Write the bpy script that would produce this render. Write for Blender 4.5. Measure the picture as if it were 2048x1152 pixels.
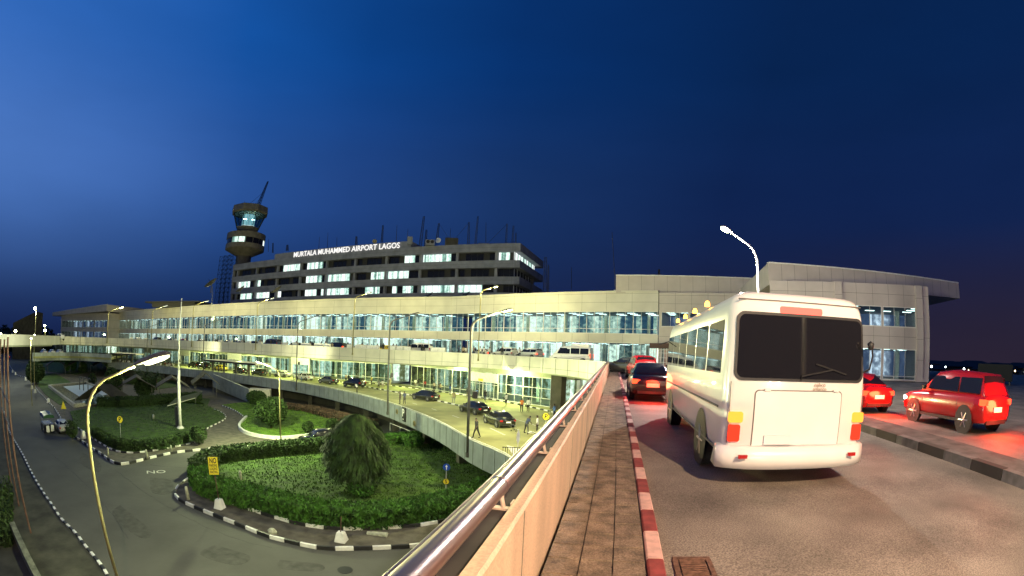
import bpy, bmesh, math, random
from mathutils import Vector, Matrix
random.seed(7)
R = math.radians
for o in list(bpy.data.objects): bpy.data.objects.remove(o)
S = bpy.context.scene
COL = S.collection
# ------------------------------------------------------------------ camera (a 16 mm class fisheye, frame cropped below)
CAMZ = 10.5
PITCH, ROLL, FPX, CX, CY = R(-0.1456), R(2.1043), 892.6, 1024.0, 707.0
F_ = Vector((0, math.cos(PITCH), math.sin(PITCH))); R0 = Vector((1, 0, 0)); U0 = R0.cross(F_)
RI = math.cos(ROLL) * R0 + math.sin(ROLL) * U0
UP = -math.sin(ROLL) * R0 + math.cos(ROLL) * U0
cd = bpy.data.cameras.new('camera'); cam = bpy.data.objects.new('camera', cd); COL.objects.link(cam)
cd.type = 'PANO'; cd.panorama_type = 'FISHEYE_EQUISOLID'
cd.fisheye_lens = FPX / 2048 * 36; cd.fisheye_fov = R(220); cd.sensor_width = 36
cd.shift_y = (CY - 576) / 1152
cd.clip_start = 0.05; cd.clip_end = 6000
m = Matrix((RI, UP, -F_)).transposed().to_4x4(); m.translation = (0, 0, CAMZ)
cam.matrix_world = m
S.camera = cam
S.render.engine = 'CYCLES'
S.cycles.use_denoising = True
S.cycles.max_bounces = 5; S.cycles.diffuse_bounces = 2; S.cycles.glossy_bounces = 3; S.cycles.transparent_max_bounces = 10
S.cycles.sample_clamp_indirect = 4.0; S.cycles.caustics_reflective = False; S.cycles.caustics_refractive = False
S.view_settings.view_transform = 'Standard'; S.view_settings.look = 'None'
S.view_settings.exposure = 0.0; S.view_settings.gamma = 1.0
# ------------------------------------------------------------------ dusk sky: afterglow low on the left, night on the right
W = bpy.data.worlds.new('World'); S.world = W; W.use_nodes = True
nt = W.node_tree; nt.nodes.clear(); N = nt.nodes.new; LK = nt.links.new
out = N('ShaderNodeOutputWorld'); bg = N('ShaderNodeBackground'); LK(bg.outputs[0], out.inputs[0])
tc = N('ShaderNodeTexCoord'); sep = N('ShaderNodeSeparateXYZ'); LK(tc.outputs['Generated'], sep.inputs[0])
def ramp(stops):
    r = N('ShaderNodeValToRGB'); e = r.color_ramp.elements
    while len(e) < len(stops): e.new(0.5)
    for el, (p, c) in zip(e, stops): el.position = p; el.color = (*c, 1)
    return r
def dot(vec):
    d = N('ShaderNodeVectorMath'); d.operation = 'DOT_PRODUCT'; LK(tc.outputs['Generated'], d.inputs[0])
    d.inputs[1].default_value = Vector(vec).normalized(); return d.outputs['Value']
def mrange(v, a, b, c=0, d=1):
    r = N('ShaderNodeMapRange'); LK(v, r.inputs[0])
    for i, q in enumerate((a, b, c, d)): r.inputs[i + 1].default_value = q
    return r.outputs[0]
def lin(*c): return tuple((q / 255 / 12.92) if q <= 10 else ((q / 255 + .055) / 1.055) ** 2.4 for q in c)
glow = mrange(dot((-0.9617, 0.0465, 0.2702)), -0.3, 1.0)
def gramp(st):
    r = ramp([(p, lin(*c)) for p, c in st]); LK(glow, r.inputs[0]); return r.outputs[0]
hi_ = gramp([(0, (8, 36, 80)), (.40, (8, 49, 108)), (.62, (12, 64, 133)), (.78, (20, 80, 158)), (.98, (48, 105, 188))])
lo_ = gramp([(0, (16, 36, 80)), (.35, (25, 52, 101)), (.6, (34, 68, 130)), (.75, (42, 82, 150)), (1, (76, 120, 194))])
ho_ = gramp([(0, (30, 31, 56)), (.35, (22, 33, 70)), (.75, (18, 32, 70)), (1, (22, 34, 74))])
def mixc(f, a, b):
    x = N('ShaderNodeMix'); x.data_type = 'RGBA'; LK(f, x.inputs[0]); LK(a, x.inputs[6]); LK(b, x.inputs[7]); return x.outputs[2]
def smr(a, b):
    r = N('ShaderNodeMapRange'); r.interpolation_type = 'SMOOTHSTEP'; LK(sep.outputs['Z'], r.inputs[0]); r.inputs[1].default_value = a; r.inputs[2].default_value = b; return r.outputs[0]
class _O: pass
mx = _O(); mx.outputs = {2: mixc(smr(.30, .62), mixc(smr(-.02, .36), ho_, lo_), hi_)}
# purple town glow on the far right, low
pg = N('ShaderNodeMath'); pg.operation = 'MULTIPLY'
LK(mrange(dot((0.93, 0.37, 0.03)), 0.80, 1.0), pg.inputs[0]); LK(mrange(sep.outputs['Z'], 0.28, 0.0), pg.inputs[1])
mp = N('ShaderNodeMix'); mp.data_type = 'RGBA'; LK(pg.outputs[0], mp.inputs[0]); LK(mx.outputs[2], mp.inputs[6]); mp.inputs[7].default_value = (0.024, 0.017, 0.034, 1)
nz = N('ShaderNodeTexNoise'); nz.inputs['Scale'].default_value = 2.2; nz.inputs['Detail'].default_value = 4
mpg = N('ShaderNodeMapping'); mpg.inputs['Scale'].default_value = (1, 1, 4); LK(tc.outputs['Generated'], mpg.inputs[0]); LK(mpg.outputs[0], nz.inputs['Vector'])
mm = N('ShaderNodeVectorMath'); mm.operation = 'SCALE'; LK(mp.outputs[2], mm.inputs[0]); LK(mrange(nz.outputs[0], 0.3, 0.75, 0.95, 1.07), mm.inputs['Scale'])
LK(mm.outputs[0], bg.inputs[0]); bg.inputs[1].default_value = 1.0

# ------------------------------------------------------------------ helpers
def ray(x, y):
    dx = (x - CX) / FPX; dy = -(y - CY) / FPX; r = math.hypot(dx, dy)
    t = 2 * math.asin(min(1, r / 2)); s = math.sin(t) / max(r, 1e-9)
    return RI * dx * s + UP * dy * s + F_ * math.cos(t)
def at(x, y, z):                      # where the sight line through a photo pixel meets the level z
    v = ray(x, y); k = (z - CAMZ) / v.z; return Vector((v.x * k, v.y * k, z))
def hd(x, y, d):                      # ... at plan distance d
    v = ray(x, y); k = d / math.hypot(v.x, v.y); return Vector((v.x * k, v.y * k, CAMZ + v.z * k))
def hit(x, y, a, b):                  # ... on the vertical plane through a and b
    v = ray(x, y); ex, ey = b[0] - a[0], b[1] - a[1]
    det = v.x * -ey + ex * v.y
    t = (a[0] * -ey + ex * a[1]) / det
    return Vector((v.x * t, v.y * t, CAMZ + v.z * t))
UU = Vector((math.sin(R(13.2)), math.cos(R(13.2)), 0)); NN = Vector((UU.y, -UU.x, 0))
def ts(t, s, z=0): return UU * t + NN * s + Vector((0, 0, z))     # along / across the ramp

ORD = 'first second third fourth fifth sixth seventh eighth ninth tenth eleventh twelfth thirteenth fourteenth fifteenth sixteenth seventeenth eighteenth nineteenth twentieth'.split() + ['twenty ' + q for q in 'first second third fourth fifth sixth seventh'.split()]
class MB:
    def __init__(s): s.v = []; s.f = []; s.mi = []; s.cur = 0; s.sm = False
    def mat(s, i): s.cur = i; return s
    def add(s, vs, fs):
        o = len(s.v); s.v += [tuple(p) for p in vs]
        for f in fs: s.f.append([o + i for i in f]); s.mi.append(s.cur)
    def box(s, c, d, rz=0, M=None):
        hx, hy, hz_ = d[0] / 2, d[1] / 2, d[2] / 2
        ps = [Vector((a * hx, b * hy, e * hz_)) for a in (-1, 1) for b in (-1, 1) for e in (-1, 1)]
        if rz: q = Matrix.Rotation(rz, 3, 'Z'); ps = [q @ p for p in ps]
        if M: ps = [M @ p for p in ps]
        c = Vector(c)
        s.add([p + c for p in ps], [(0, 1, 3, 2), (4, 6, 7, 5), (0, 4, 5, 1), (2, 3, 7, 6), (0, 2, 6, 4), (1, 5, 7, 3)]); return s
    def b2(s, x0, x1, y0, y1, z0, z1): return s.box(((x0 + x1) / 2, (y0 + y1) / 2, (z0 + z1) / 2), (abs(x1 - x0), abs(y1 - y0), abs(z1 - z0)))
    def tube(s, pts, r, n=8, cap=True):
        pts = [Vector(p) for p in pts]; rs = r if isinstance(r, (list, tuple)) else [r] * len(pts)
        rings = []; prev = None
        for i, p in enumerate(pts):
            t = (pts[min(i + 1, len(pts) - 1)] - pts[max(i - 1, 0)]).normalized()
            a = (prev - t * prev.dot(t)) if prev else t.orthogonal()
            if a.length < 1e-6: a = t.orthogonal()
            a.normalize(); b = t.cross(a); prev = a
            rings.append([p + (a * math.cos(k * 2 * math.pi / n) + b * math.sin(k * 2 * math.pi / n)) * rs[i] for k in range(n)])
        s.loft(rings, cap); return s
    def loft(s, rings, cap=True, closed=True):
        n = len(rings[0]); vs = [p for r in rings for p in r]; fs = []
        for i in range(len(rings) - 1):
            for k in range(n if closed else n - 1):
                k2 = (k + 1) % n; fs.append((i * n + k, i * n + k2, (i + 1) * n + k2, (i + 1) * n + k))
        if cap and closed: fs.append(tuple(range(n))[::-1]); fs.append(tuple((len(rings) - 1) * n + k for k in range(n)))
        s.add(vs, fs); return s
    def lathe(s, prof, n=16, c=(0, 0, 0)):
        c = Vector(c); s.loft([[c + Vector((r * math.cos(k * 2 * math.pi / n), r * math.sin(k * 2 * math.pi / n), z)) for k in range(n)] for r, z in prof]); return s
    def prism(s, poly, z0, z1):
        n = len(poly); a = sum(poly[i][0] * poly[(i + 1) % n][1] - poly[(i + 1) % n][0] * poly[i][1] for i in range(n))
        if a < 0: poly = poly[::-1]
        s.add([(p[0], p[1], z0) for p in poly] + [(p[0], p[1], z1) for p in poly],
              [tuple(range(n))[::-1], tuple(range(n, 2 * n))] + [(i, (i + 1) % n, n + (i + 1) % n, n + i) for i in range(n)]); return s
    def build(s, name, mats, parent=None, smooth=False, loc=None, bevel=0):
        me = bpy.data.meshes.new(name)
        off = Vector(loc) if loc is not None else (parent.get('_o') and Vector(parent['_o']) or Vector((0, 0, 0))) if parent else Vector((0, 0, 0))
        me.from_pydata([(p[0] - off.x, p[1] - off.y, p[2] - off.z) for p in s.v], [], s.f)
        for m_ in (mats if isinstance(mats, (list, tuple)) else [mats]): me.materials.append(m_)
        me.polygons.foreach_set('material_index', s.mi)
        if smooth: me.polygons.foreach_set('use_smooth', [True] * len(me.polygons))
        me.update()
        bm = bmesh.new(); bm.from_mesh(me)
        if len(bm.faces) < 20000: bmesh.ops.recalc_face_normals(bm, faces=bm.faces)
        if bevel: bmesh.ops.bevel(bm, geom=bm.edges[:], offset=bevel, segments=2, affect='EDGES', clamp_overlap=True)
        bm.to_mesh(me); bm.free()
        o = bpy.data.objects.new(name, me); COL.objects.link(o)
        if parent: o.parent = parent
        elif loc is not None: o.location = loc
        return o
def tag(o, label=None, cat=None, group=None, kind=None):
    if label: o['label'] = label
    if cat: o['category'] = cat
    if group: o['group'] = group
    if kind: o['kind'] = kind
    return o
def thing(name, loc, label, cat, group=None, local=False, rz=0):
    o = bpy.data.objects.new(name, None); COL.objects.link(o); o.location = loc; o.rotation_euler = (0, 0, rz)
    o.empty_display_size = 0.2
    if not local: o['_o'] = tuple(loc)
    return tag(o, label, cat, group)
def copy_tree(o, parent=None):
    c = o.copy(); COL.objects.link(c)
    if parent: c.parent = parent
    for ch in list(KIDS.get(o.name, [])): copy_tree(ch, c)
    return c
KIDS = {}
def reg(o):
    KIDS[o.name] = [c for c in bpy.data.objects if c.parent == o]
    for c in KIDS[o.name]: reg(c)
def text_mesh(txt, size, ext, align='CENTER', bold=0.0):
    cu = bpy.data.curves.new('t', 'FONT'); cu.body = txt; cu.size = size; cu.extrude = ext; cu.align_x = align; cu.align_y = 'CENTER'; cu.offset = bold
    cu.resolution_u = 3
    ob = bpy.data.objects.new('t', cu); COL.objects.link(ob)
    me = bpy.data.meshes.new_from_object(ob); bpy.data.objects.remove(ob); return me
def text_obj(name, txt, size, M, material, parent=None, ext=0.01, width=None, bold=0.0):
    me = text_mesh(txt, size, ext, bold=bold)
    if width:
        xs = [v.co.x for v in me.vertices]; k = width / (max(xs) - min(xs))
        for v in me.vertices: v.co.x *= k
    off = Vector(parent['_o']) if parent and parent.get('_o') else Vector((0, 0, 0))
    me.transform(Matrix.Translation(-off) @ M); me.materials.clear(); me.materials.append(material); me.name = name
    o = bpy.data.objects.new(name, me); COL.objects.link(o)
    if parent: o.parent = parent
    return o
def face_cam(p, back=None):            # matrix placing text upright at p, facing direction
    n = back if back else Vector((-p[0], -p[1], 0)).normalized()
    x = Vector((-n.y, n.x, 0)); return Matrix.Translation(p) @ Matrix((x, Vector((0, 0, 1)), n)).transposed().to_4x4()
# ------------------------------------------------------------------ materials
MT = {}
def mat(name, c, rough=0.7, metal=0, noise=0.0, nscale=4.0, c2=None, bump=0.0, emit=None, es=0, spec=None, coat=0, detail=6, stretch=None, grit=0):
    if name in MT: return MT[name]
    m_ = bpy.data.materials.new(name); m_.use_nodes = True; t = m_.node_tree; b = t.nodes['Principled BSDF']
    b.inputs['Base Color'].default_value = (*c, 1); b.inputs['Roughness'].default_value = rough; b.inputs['Metallic'].default_value = metal
    if spec is not None: b.inputs['Specular IOR Level'].default_value = spec
    if coat: b.inputs['Coat Weight'].default_value = coat; b.inputs['Coat Roughness'].default_value = 0.05
    if emit: b.inputs['Emission Color'].default_value = (*emit, 1); b.inputs['Emission Strength'].default_value = es
    if noise or bump:
        g = t.nodes.new('ShaderNodeNewGeometry'); n = t.nodes.new('ShaderNodeTexNoise'); n.inputs['Scale'].default_value = nscale; n.inputs['Detail'].default_value = detail
        mp_ = t.nodes.new('ShaderNodeMapping'); t.links.new(g.outputs['Position'], mp_.inputs[0]); t.links.new(mp_.outputs[0], n.inputs['Vector'])
        if stretch: mp_.inputs['Scale'].default_value = stretch
        if noise:
            x = t.nodes.new('ShaderNodeMix'); x.data_type = 'RGBA'
            k = 1 - noise
            x.inputs[6].default_value = (c[0] * k, c[1] * k, c[2] * k, 1); x.inputs[7].default_value = (*(c2 or tuple(min(1, q * (1 + noise)) for q in c)), 1)
            mr = t.nodes.new('ShaderNodeMapRange'); mr.inputs[1].default_value = 0.32; mr.inputs[2].default_value = 0.68
            t.links.new(n.outputs[0], mr.inputs[0]); t.links.new(mr.outputs[0], x.inputs[0]); t.links.new(x.outputs[2], b.inputs['Base Color'])
        if bump:
            bp = t.nodes.new('ShaderNodeBump'); bp.inputs['Strength'].default_value = bump; bp.inputs['Distance'].default_value = 0.03
            n2 = t.nodes.new('ShaderNodeTexNoise'); n2.inputs['Scale'].default_value = nscale * 6; n2.inputs['Detail'].default_value = 4; t.links.new(mp_.outputs[0], n2.inputs['Vector'])
            t.links.new(n2.outputs[0], bp.inputs['Height']); t.links.new(bp.outputs[0], b.inputs['Normal'])
    if grit:
        l = [q for q in t.links if q.to_socket == b.inputs['Base Color']]; g = t.nodes.new('ShaderNodeNewGeometry'); n = t.nodes.new('ShaderNodeTexNoise'); n.inputs['Scale'].default_value = 60; n.inputs['Detail'].default_value = 3
        t.links.new(g.outputs['Position'], n.inputs['Vector']); mr = t.nodes.new('ShaderNodeMapRange'); mr.inputs[1].default_value = .35; mr.inputs[2].default_value = .65; mr.inputs[3].default_value = 1 - grit; mr.inputs[4].default_value = 1 + grit; t.links.new(n.outputs[0], mr.inputs[0])
        vm = t.nodes.new('ShaderNodeVectorMath'); vm.operation = 'SCALE'; t.links.new(l[0].from_socket, vm.inputs[0]); t.links.new(mr.outputs[0], vm.inputs['Scale']); t.links.new(vm.outputs[0], b.inputs['Base Color'])
    MT[name] = m_; return m_
def emis(name, c, s):
    if name in MT: return MT[name]
    m_ = bpy.data.materials.new(name); m_.use_nodes = True; t = m_.node_tree; t.nodes.clear()
    o = t.nodes.new('ShaderNodeOutputMaterial'); e = t.nodes.new('ShaderNodeEmission'); e.inputs[0].default_value = (*c, 1); e.inputs[1].default_value = s
    t.links.new(e.outputs[0], o.inputs[0]); MT[name] = m_; return m_
def glass(name, tint=(0.8, 0.9, 0.9), gl=0.12, rough=0.03, dirt=0.0):
    if name in MT: return MT[name]
    m_ = bpy.data.materials.new(name); m_.use_nodes = True; t = m_.node_tree; t.nodes.clear()
    o = t.nodes.new('ShaderNodeOutputMaterial'); a = t.nodes.new('ShaderNodeBsdfTransparent'); a.inputs[0].default_value = (*tint, 1)
    g = t.nodes.new('ShaderNodeBsdfGlossy'); g.inputs['Roughness'].default_value = rough
    x = t.nodes.new('ShaderNodeMixShader'); fr = t.nodes.new('ShaderNodeLayerWeight'); fr.inputs[0].default_value = 0.25
    mr = t.nodes.new('ShaderNodeMapRange'); mr.inputs[3].default_value = gl; mr.inputs[4].default_value = min(1, gl + 0.5)
    t.links.new(fr.outputs['Fresnel'], mr.inputs[0]); t.links.new(mr.outputs[0], x.inputs[0]); t.links.new(a.outputs[0], x.inputs[1]); t.links.new(g.outputs[0], x.inputs[2])
    t.links.new(x.outputs[0], o.inputs[0]); MT[name] = m_; return m_
ASPH = mat('asphalt', (0.08, 0.08, 0.07), 0.85, noise=0.16, nscale=0.35, bump=0.4, detail=12, grit=.3)
ASPHU = mat('asphalt_upper', (0.21, 0.18, 0.145), 0.72, noise=0.4, nscale=.7, bump=0.5, detail=14, grit=.45)
APRON = mat('arrivals_concrete', (0.27, 0.27, 0.12), 0.8, noise=0.2, nscale=0.5, bump=0.3)
PAVE = mat('paving', (0.10, 0.09, 0.07), 0.9, noise=0.4, nscale=1.5, bump=0.5)
SOIL = mat('soil', (0.05, 0.05, 0.035), 0.95, noise=0.5, nscale=0.7, bump=0.6)
CLAD = mat('cladding', (0.60, 0.58, 0.49), 0.5, noise=0.10, nscale=0.35)
CLADR = mat('cladding_grey', (0.52, 0.47, 0.42), 0.55, noise=0.08, nscale=0.5)
SEAM = mat('seam', (0.12, 0.12, 0.09), 0.9)
SOFF = mat('soffit', (0.34, 0.36, 0.26), 0.8, noise=0.1)
DECKW = mat('deck_paint', (0.70, 0.68, 0.58), 0.6, noise=0.12, nscale=0.4)
PANEL = mat('parapet_panel', (0.27, 0.30, 0.30), 0.6, noise=0.2, nscale=0.8)
OFFC = mat('office_concrete', (0.25, 0.26, 0.30), 0.85, noise=0.2, nscale=0.5)
TOWC = mat('tower_concrete', (0.24, 0.215, 0.16), 0.85, noise=0.25, nscale=0.6)
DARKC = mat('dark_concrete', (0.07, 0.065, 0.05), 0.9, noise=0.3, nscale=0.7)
FRAME = mat('window_frame', (0.75, 0.75, 0.68), 0.5)
WHITE = mat('white_paint', (0.78, 0.78, 0.74), 0.6, noise=0.12, nscale=3)
BLACK = mat('black_paint', (0.02, 0.02, 0.02), 0.6, noise=0.3, nscale=3)
KERB_BK = mat('kerb_black_tinted', (0.27, 0.055, 0.05), 0.7, noise=0.3, nscale=8)  # black kerb block with the reddish lighting tinted into its colour
KERB_WH = mat('kerb_white_tinted', (0.68, 0.42, 0.36), 0.7, noise=0.2, nscale=8)  # white kerb block, the same lighting tint mixed in
STEEL = mat('steel_rail', (0.55, 0.44, 0.42), 0.33, 1.0)
PARAP = mat('parapet_warm_tint', (0.70, 0.50, 0.34), 0.5, noise=0.16, nscale=2.2, stretch=(1, 1, 0.12), grit=.12)  # warm traffic and lamp light is partly put into this salmon colour
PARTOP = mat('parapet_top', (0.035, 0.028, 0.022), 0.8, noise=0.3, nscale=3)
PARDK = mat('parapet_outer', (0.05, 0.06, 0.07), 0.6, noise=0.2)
POLEY = mat('lamp_pole_cream', (0.24, 0.22, 0.10), 0.5, noise=0.15, nscale=3)
POLED = mat('lamp_pole_dark', (0.10, 0.10, 0.09), 0.5, noise=0.2, nscale=3)
POLEG = mat('galvanised_pole', (0.45, 0.46, 0.45), 0.45, 0.4, noise=0.2, nscale=3)
DARKM = mat('dark_metal', (0.03, 0.03, 0.03), 0.5, 0.3)
RUST = mat('mast_steel', (0.16, 0.09, 0.07), 0.6, 0.4, noise=0.3)
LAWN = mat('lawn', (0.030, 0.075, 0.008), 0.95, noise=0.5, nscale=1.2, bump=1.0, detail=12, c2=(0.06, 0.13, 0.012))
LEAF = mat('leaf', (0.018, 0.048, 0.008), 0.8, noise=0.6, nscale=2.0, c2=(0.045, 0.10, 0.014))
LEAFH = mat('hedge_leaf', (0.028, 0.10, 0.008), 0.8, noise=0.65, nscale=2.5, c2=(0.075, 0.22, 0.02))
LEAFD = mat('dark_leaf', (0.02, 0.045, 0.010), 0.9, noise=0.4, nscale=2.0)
BARK = mat('bark', (0.06, 0.045, 0.03), 0.95, noise=0.3, nscale=8)
GLASS = glass('pane_glass')
CARGL = mat('car_glass', (0.012, 0.013, 0.015), 0.05, spec=0.8)
TYRE = mat('tyre', (0.015, 0.015, 0.015), 0.8); RIM = mat('rim', (0.5, 0.5, 0.5), 0.3, 0.9)
RLIT = emis('tail_lamp_lit', (1.0, 0.05, 0.015), 5); ALIT = emis('amber_dot_lit', (1.0, 0.42, 0.05), 9); WLIT = emis('head_lamp_lit', (1.0, 0.95, 0.8), 18)
RDIM = mat('tail_lamp', (0.35, 0.01, 0.01), 0.2, emit=(1, 0.03, 0.01), es=0.03); WDIM = mat('head_lamp', (0.6, 0.62, 0.62), 0.15)
YEL = mat('sign_yellow', (0.75, 0.62, 0.03), 0.5, noise=0.08); BLUE = mat('sign_blue', (0.01, 0.07, 0.42), 0.4)
LAMPY = emis('lamp_yellow', (0.95, 1.0, 0.35), 30); LAMPW = emis('lamp_white', (0.9, 1.0, 0.65), 45)
PLASTW = mat('plate_white', (0.7, 0.7, 0.7), 0.4)
def light(name, loc, color, power, parent=None, r=0.15, spot=None, aim=None, blend=0.6):
    l = bpy.data.lights.new(name, 'SPOT' if spot else 'POINT'); l.energy = power; l.color = color; l.shadow_soft_size = r
    if spot: l.spot_size = R(spot); l.spot_blend = blend
    o = bpy.data.objects.new(name, l); COL.objects.link(o); loc = Vector(loc)
    if parent and parent.get('_o'): o.parent = parent; o.location = loc - Vector(parent['_o'])
    else: o.location = loc
    if aim is not None: o.rotation_euler = (Vector(aim) - loc).to_track_quat('-Z', 'Y').to_euler()
    return o
SOD = (1.0, 0.93, 0.42); COOL = (0.85, 1.0, 0.85)
# ================================================================== SETTING
def poly_at(pts, z): return [tuple(at(x, y, z))[:2] for x, y in pts]
def struct(o): o['kind'] = 'structure'; return o
def smooth_line(p, n=3):
    p = [Vector((q[0], q[1], q[2] if len(q) > 2 else 0)) for q in p]; o = []
    for i in range(len(p) - 1):
        a, b, c, d = p[max(i - 1, 0)], p[i], p[i + 1], p[min(i + 2, len(p) - 1)]
        for k in range(n):
            t = k / n; o.append(0.5 * ((2 * b) + (-a + c) * t + (2 * a - 5 * b + 4 * c - d) * t * t + (-a + 3 * b - 3 * c + d) * t ** 3))
    o.append(p[-1]); return o
def resample(p, step):
    o = [p[0].copy()]; acc = 0
    for a, b in zip(p, p[1:]):
        L = (b - a).length; d = step - acc
        while d <= L and L > 0: o.append(a.lerp(b, d / L)); d += step
        acc = (acc + L) % step if L else acc
    return o
def ribbon(mb, pts, prof):            # sweep a cross-section [(offset, dz)...] along a plan line; +offset is to the right of travel
    rings = []
    for i, p in enumerate(pts):
        t = (pts[min(i + 1, len(pts) - 1)] - pts[max(i - 1, 0)]); t.z = 0; t.normalize(); n = Vector((t.y, -t.x, 0))
        rings.append([p + n * o + Vector((0, 0, z)) for o, z in prof])
    mb.loft(rings)
def kerb(name, pts, seg=0.9, w=0.16, h=0.2, ma=WHITE, mb_=BLACK, z=None, label=None):
    P = resample(smooth_line(pts, 4), seg); M = MB()
    for i in range(len(P) - 1):
        M.mat(i % 2); ribbon(M, [P[i], P[i].lerp(P[i + 1], 0.97)], [(-w / 2, 0), (-w / 2, h - .02), (-w / 2 + .02, h), (w / 2 - .02, h), (w / 2, h - .02), (w / 2, 0)])
    return struct(M.build(name, [ma, mb_]))
g = MB(); g.b2(-900, 700, -60, 900, -0.5, 0); struct(g.build('road', ASPH))
g = MB(); g.b2(-2500, 2500, -200, 4500, -2.0, -0.6); struct(g.build('ground', SOIL))
# --- lower garden islands (traced levels, real heights)
k_main = [(377, 960), (357, 975), (351, 993), (369, 1007), (412, 1026), (455, 1043), (493, 1058), (535, 1075), (574, 1085), (619, 1095), (654, 1100), (703, 1100), (767, 1098), (822, 1095), (900, 1085)]
k_hed = [(396, 972), (420, 992), (470, 1014), (522, 1032), (574, 1048), (619, 1058), (671, 1064), (722, 1064), (793, 1061), (864, 1053), (930, 1036), (1000, 1010)]
top_is = [(1010, 975), (990, 940), (880, 878), (800, 868), (730, 872), (660, 896), (541, 915), (445, 924), (400, 945)]
A3 = lambda pts, z=0: [at(x, y, z) for x, y in pts]
M = MB(); M.prism(poly_at(k_main + [(1000, 1060)] + top_is, 0), 0, 0.14); struct(M.build('pavement', PAVE))
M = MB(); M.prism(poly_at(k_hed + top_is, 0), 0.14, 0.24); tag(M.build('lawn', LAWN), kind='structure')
kerb('kerb', A3(k_main), 1.0, h=.22); kerb('kerb', A3(k_hed), 1.15, h=.34)
k2o = [(109, 817), (122, 838), (139, 866), (161, 882), (184, 898), (202, 909), (228, 927), (248, 930), (271, 925), (311, 915), (352, 906.5), (395, 902), (432, 899), (473, 897), (535, 894), (600, 891), (640, 888)]
k2i = [(150, 852), (199, 886), (230, 902), (254, 906.5), (277, 906), (320, 900), (357, 893), (386, 886), (398, 875), (415, 857.5), (438, 846), (452, 836), (444, 826), (424, 818)]
far_g = [(424, 818), (400, 806), (330, 760), (250, 740), (190, 724), (60, 722), (22, 735), (32, 749), (50, 755), (65, 767), (77, 784), (97, 805), (109, 817)]
M = MB(); M.prism(poly_at(k2o + [(640, 872), (561, 880), (519, 876), (490, 868), (478, 856), (492, 838), (470, 822), (445, 810), (430, 800)] + far_g[1:], 0), 0, 0.13); struct(M.build('pavement', PAVE))
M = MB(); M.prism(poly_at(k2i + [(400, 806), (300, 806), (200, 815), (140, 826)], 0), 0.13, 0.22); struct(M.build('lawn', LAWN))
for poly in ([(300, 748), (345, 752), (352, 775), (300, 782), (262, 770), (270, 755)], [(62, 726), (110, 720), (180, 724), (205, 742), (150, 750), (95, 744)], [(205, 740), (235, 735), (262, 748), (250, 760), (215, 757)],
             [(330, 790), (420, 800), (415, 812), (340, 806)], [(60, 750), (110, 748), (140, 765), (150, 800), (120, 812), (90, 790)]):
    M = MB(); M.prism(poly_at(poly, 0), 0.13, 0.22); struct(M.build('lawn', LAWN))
kerb('kerb', A3(k2o), 0.9, h=.22); kerb('kerb', A3(k2i, .13), 0.75, w=.14, h=.14)
k3 = [(445, 812), (470, 822), (493, 838), (478.5, 856), (490, 869), (519, 877), (561, 881), (606, 877), (640, 873)]
M = MB(); M.prism(poly_at(k3 + [(700, 850), (720, 842), (654, 830), (574, 812), (500, 806)], 0), 0.13, 0.24); struct(M.build('lawn', mat('lamplit_lawn', (.07, .16, .012), .95, noise=.35, nscale=1.2, bump=1.0, detail=12, c2=(.14, .28, .02))))  # lamp light on this lawn is put into its brighter grass colour
kerb('kerb', A3(k3[:3], .13), 0.6, w=.14, h=.16)
M = MB(); ribbon(M, smooth_line(A3(k3[2:], .0), 4), [(-.15, 0), (-.15, .5), (.15, .5), (.15, 0)]); struct(M.build('garden_edge_wall', WHITE))
kl = [(9, 826), (12, 842), (17, 860), (29, 883), (46, 912), (66, 952.5), (86.5, 987), (106.6, 1016), (124, 1042), (153, 1071), (170, 1094), (196, 1125), (213, 1149), (235, 1190)]
kerb('kerb', A3(kl), 0.55, w=.2, h=.2)
M = MB(); P = A3(kl); M.prism([p[:2] for p in P] + [(-2.5, 3), (-40, 3), (-90, 10)], 0, 0.12); struct(M.build('pavement', SOIL))
kerb('kerb', A3([(19, 731), (32.5, 749), (50, 755), (65, 767), (77, 784), (97, 805), (109, 817)]), 0.8, h=.22)
for poly in ([(300, 955), (340, 960), (345, 985), (305, 985)], [(165, 905), (200, 925), (196, 945), (160, 925)], [(430, 1090), (500, 1112), (470, 1130), (400, 1108)], [(560, 1120), (640, 1128), (640, 1142), (560, 1136)], [(240, 1010), (300, 1060), (280, 1075), (225, 1030)]):
    P = smooth_line([(x, y, 0) for x, y in poly_at(poly + [poly[0]], 0)], 4); M = MB(); M.prism([(p.x, p.y) for p in P[:-1]], 0.0, 0.004); struct(M.build('road_patch', mat('patch', (.066, .066, .058), .9, noise=.3, nscale=2, grit=.3)))
M = MB()
for pl in ([(60, 872), (130, 930), (200, 1000), (260, 1080)], [(230, 940), (330, 1010), (450, 1070), (560, 1100)], [(300, 930), (380, 935), (470, 925)]):
    P = [p + Vector((random.uniform(-.08, .08), random.uniform(-.08, .08), .003)) for p in resample(smooth_line(A3(pl), 4), .6)]; ribbon(M, P, [(-.012, 0), (-.012, .003), (.012, .003), (.012, 0)])
struct(M.build('road_cracks', BLACK))
c = at(690, 1140, .006); M = MB(); M.lathe([(.38, 0), (.38, .012), (0, .014)], 20, c); tag(M.build('manhole_cover', mat('iron', (.03, .03, .03), .5, .5), loc=tuple(c)), 'round dark manhole cover in the lower road', 'manhole')
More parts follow.
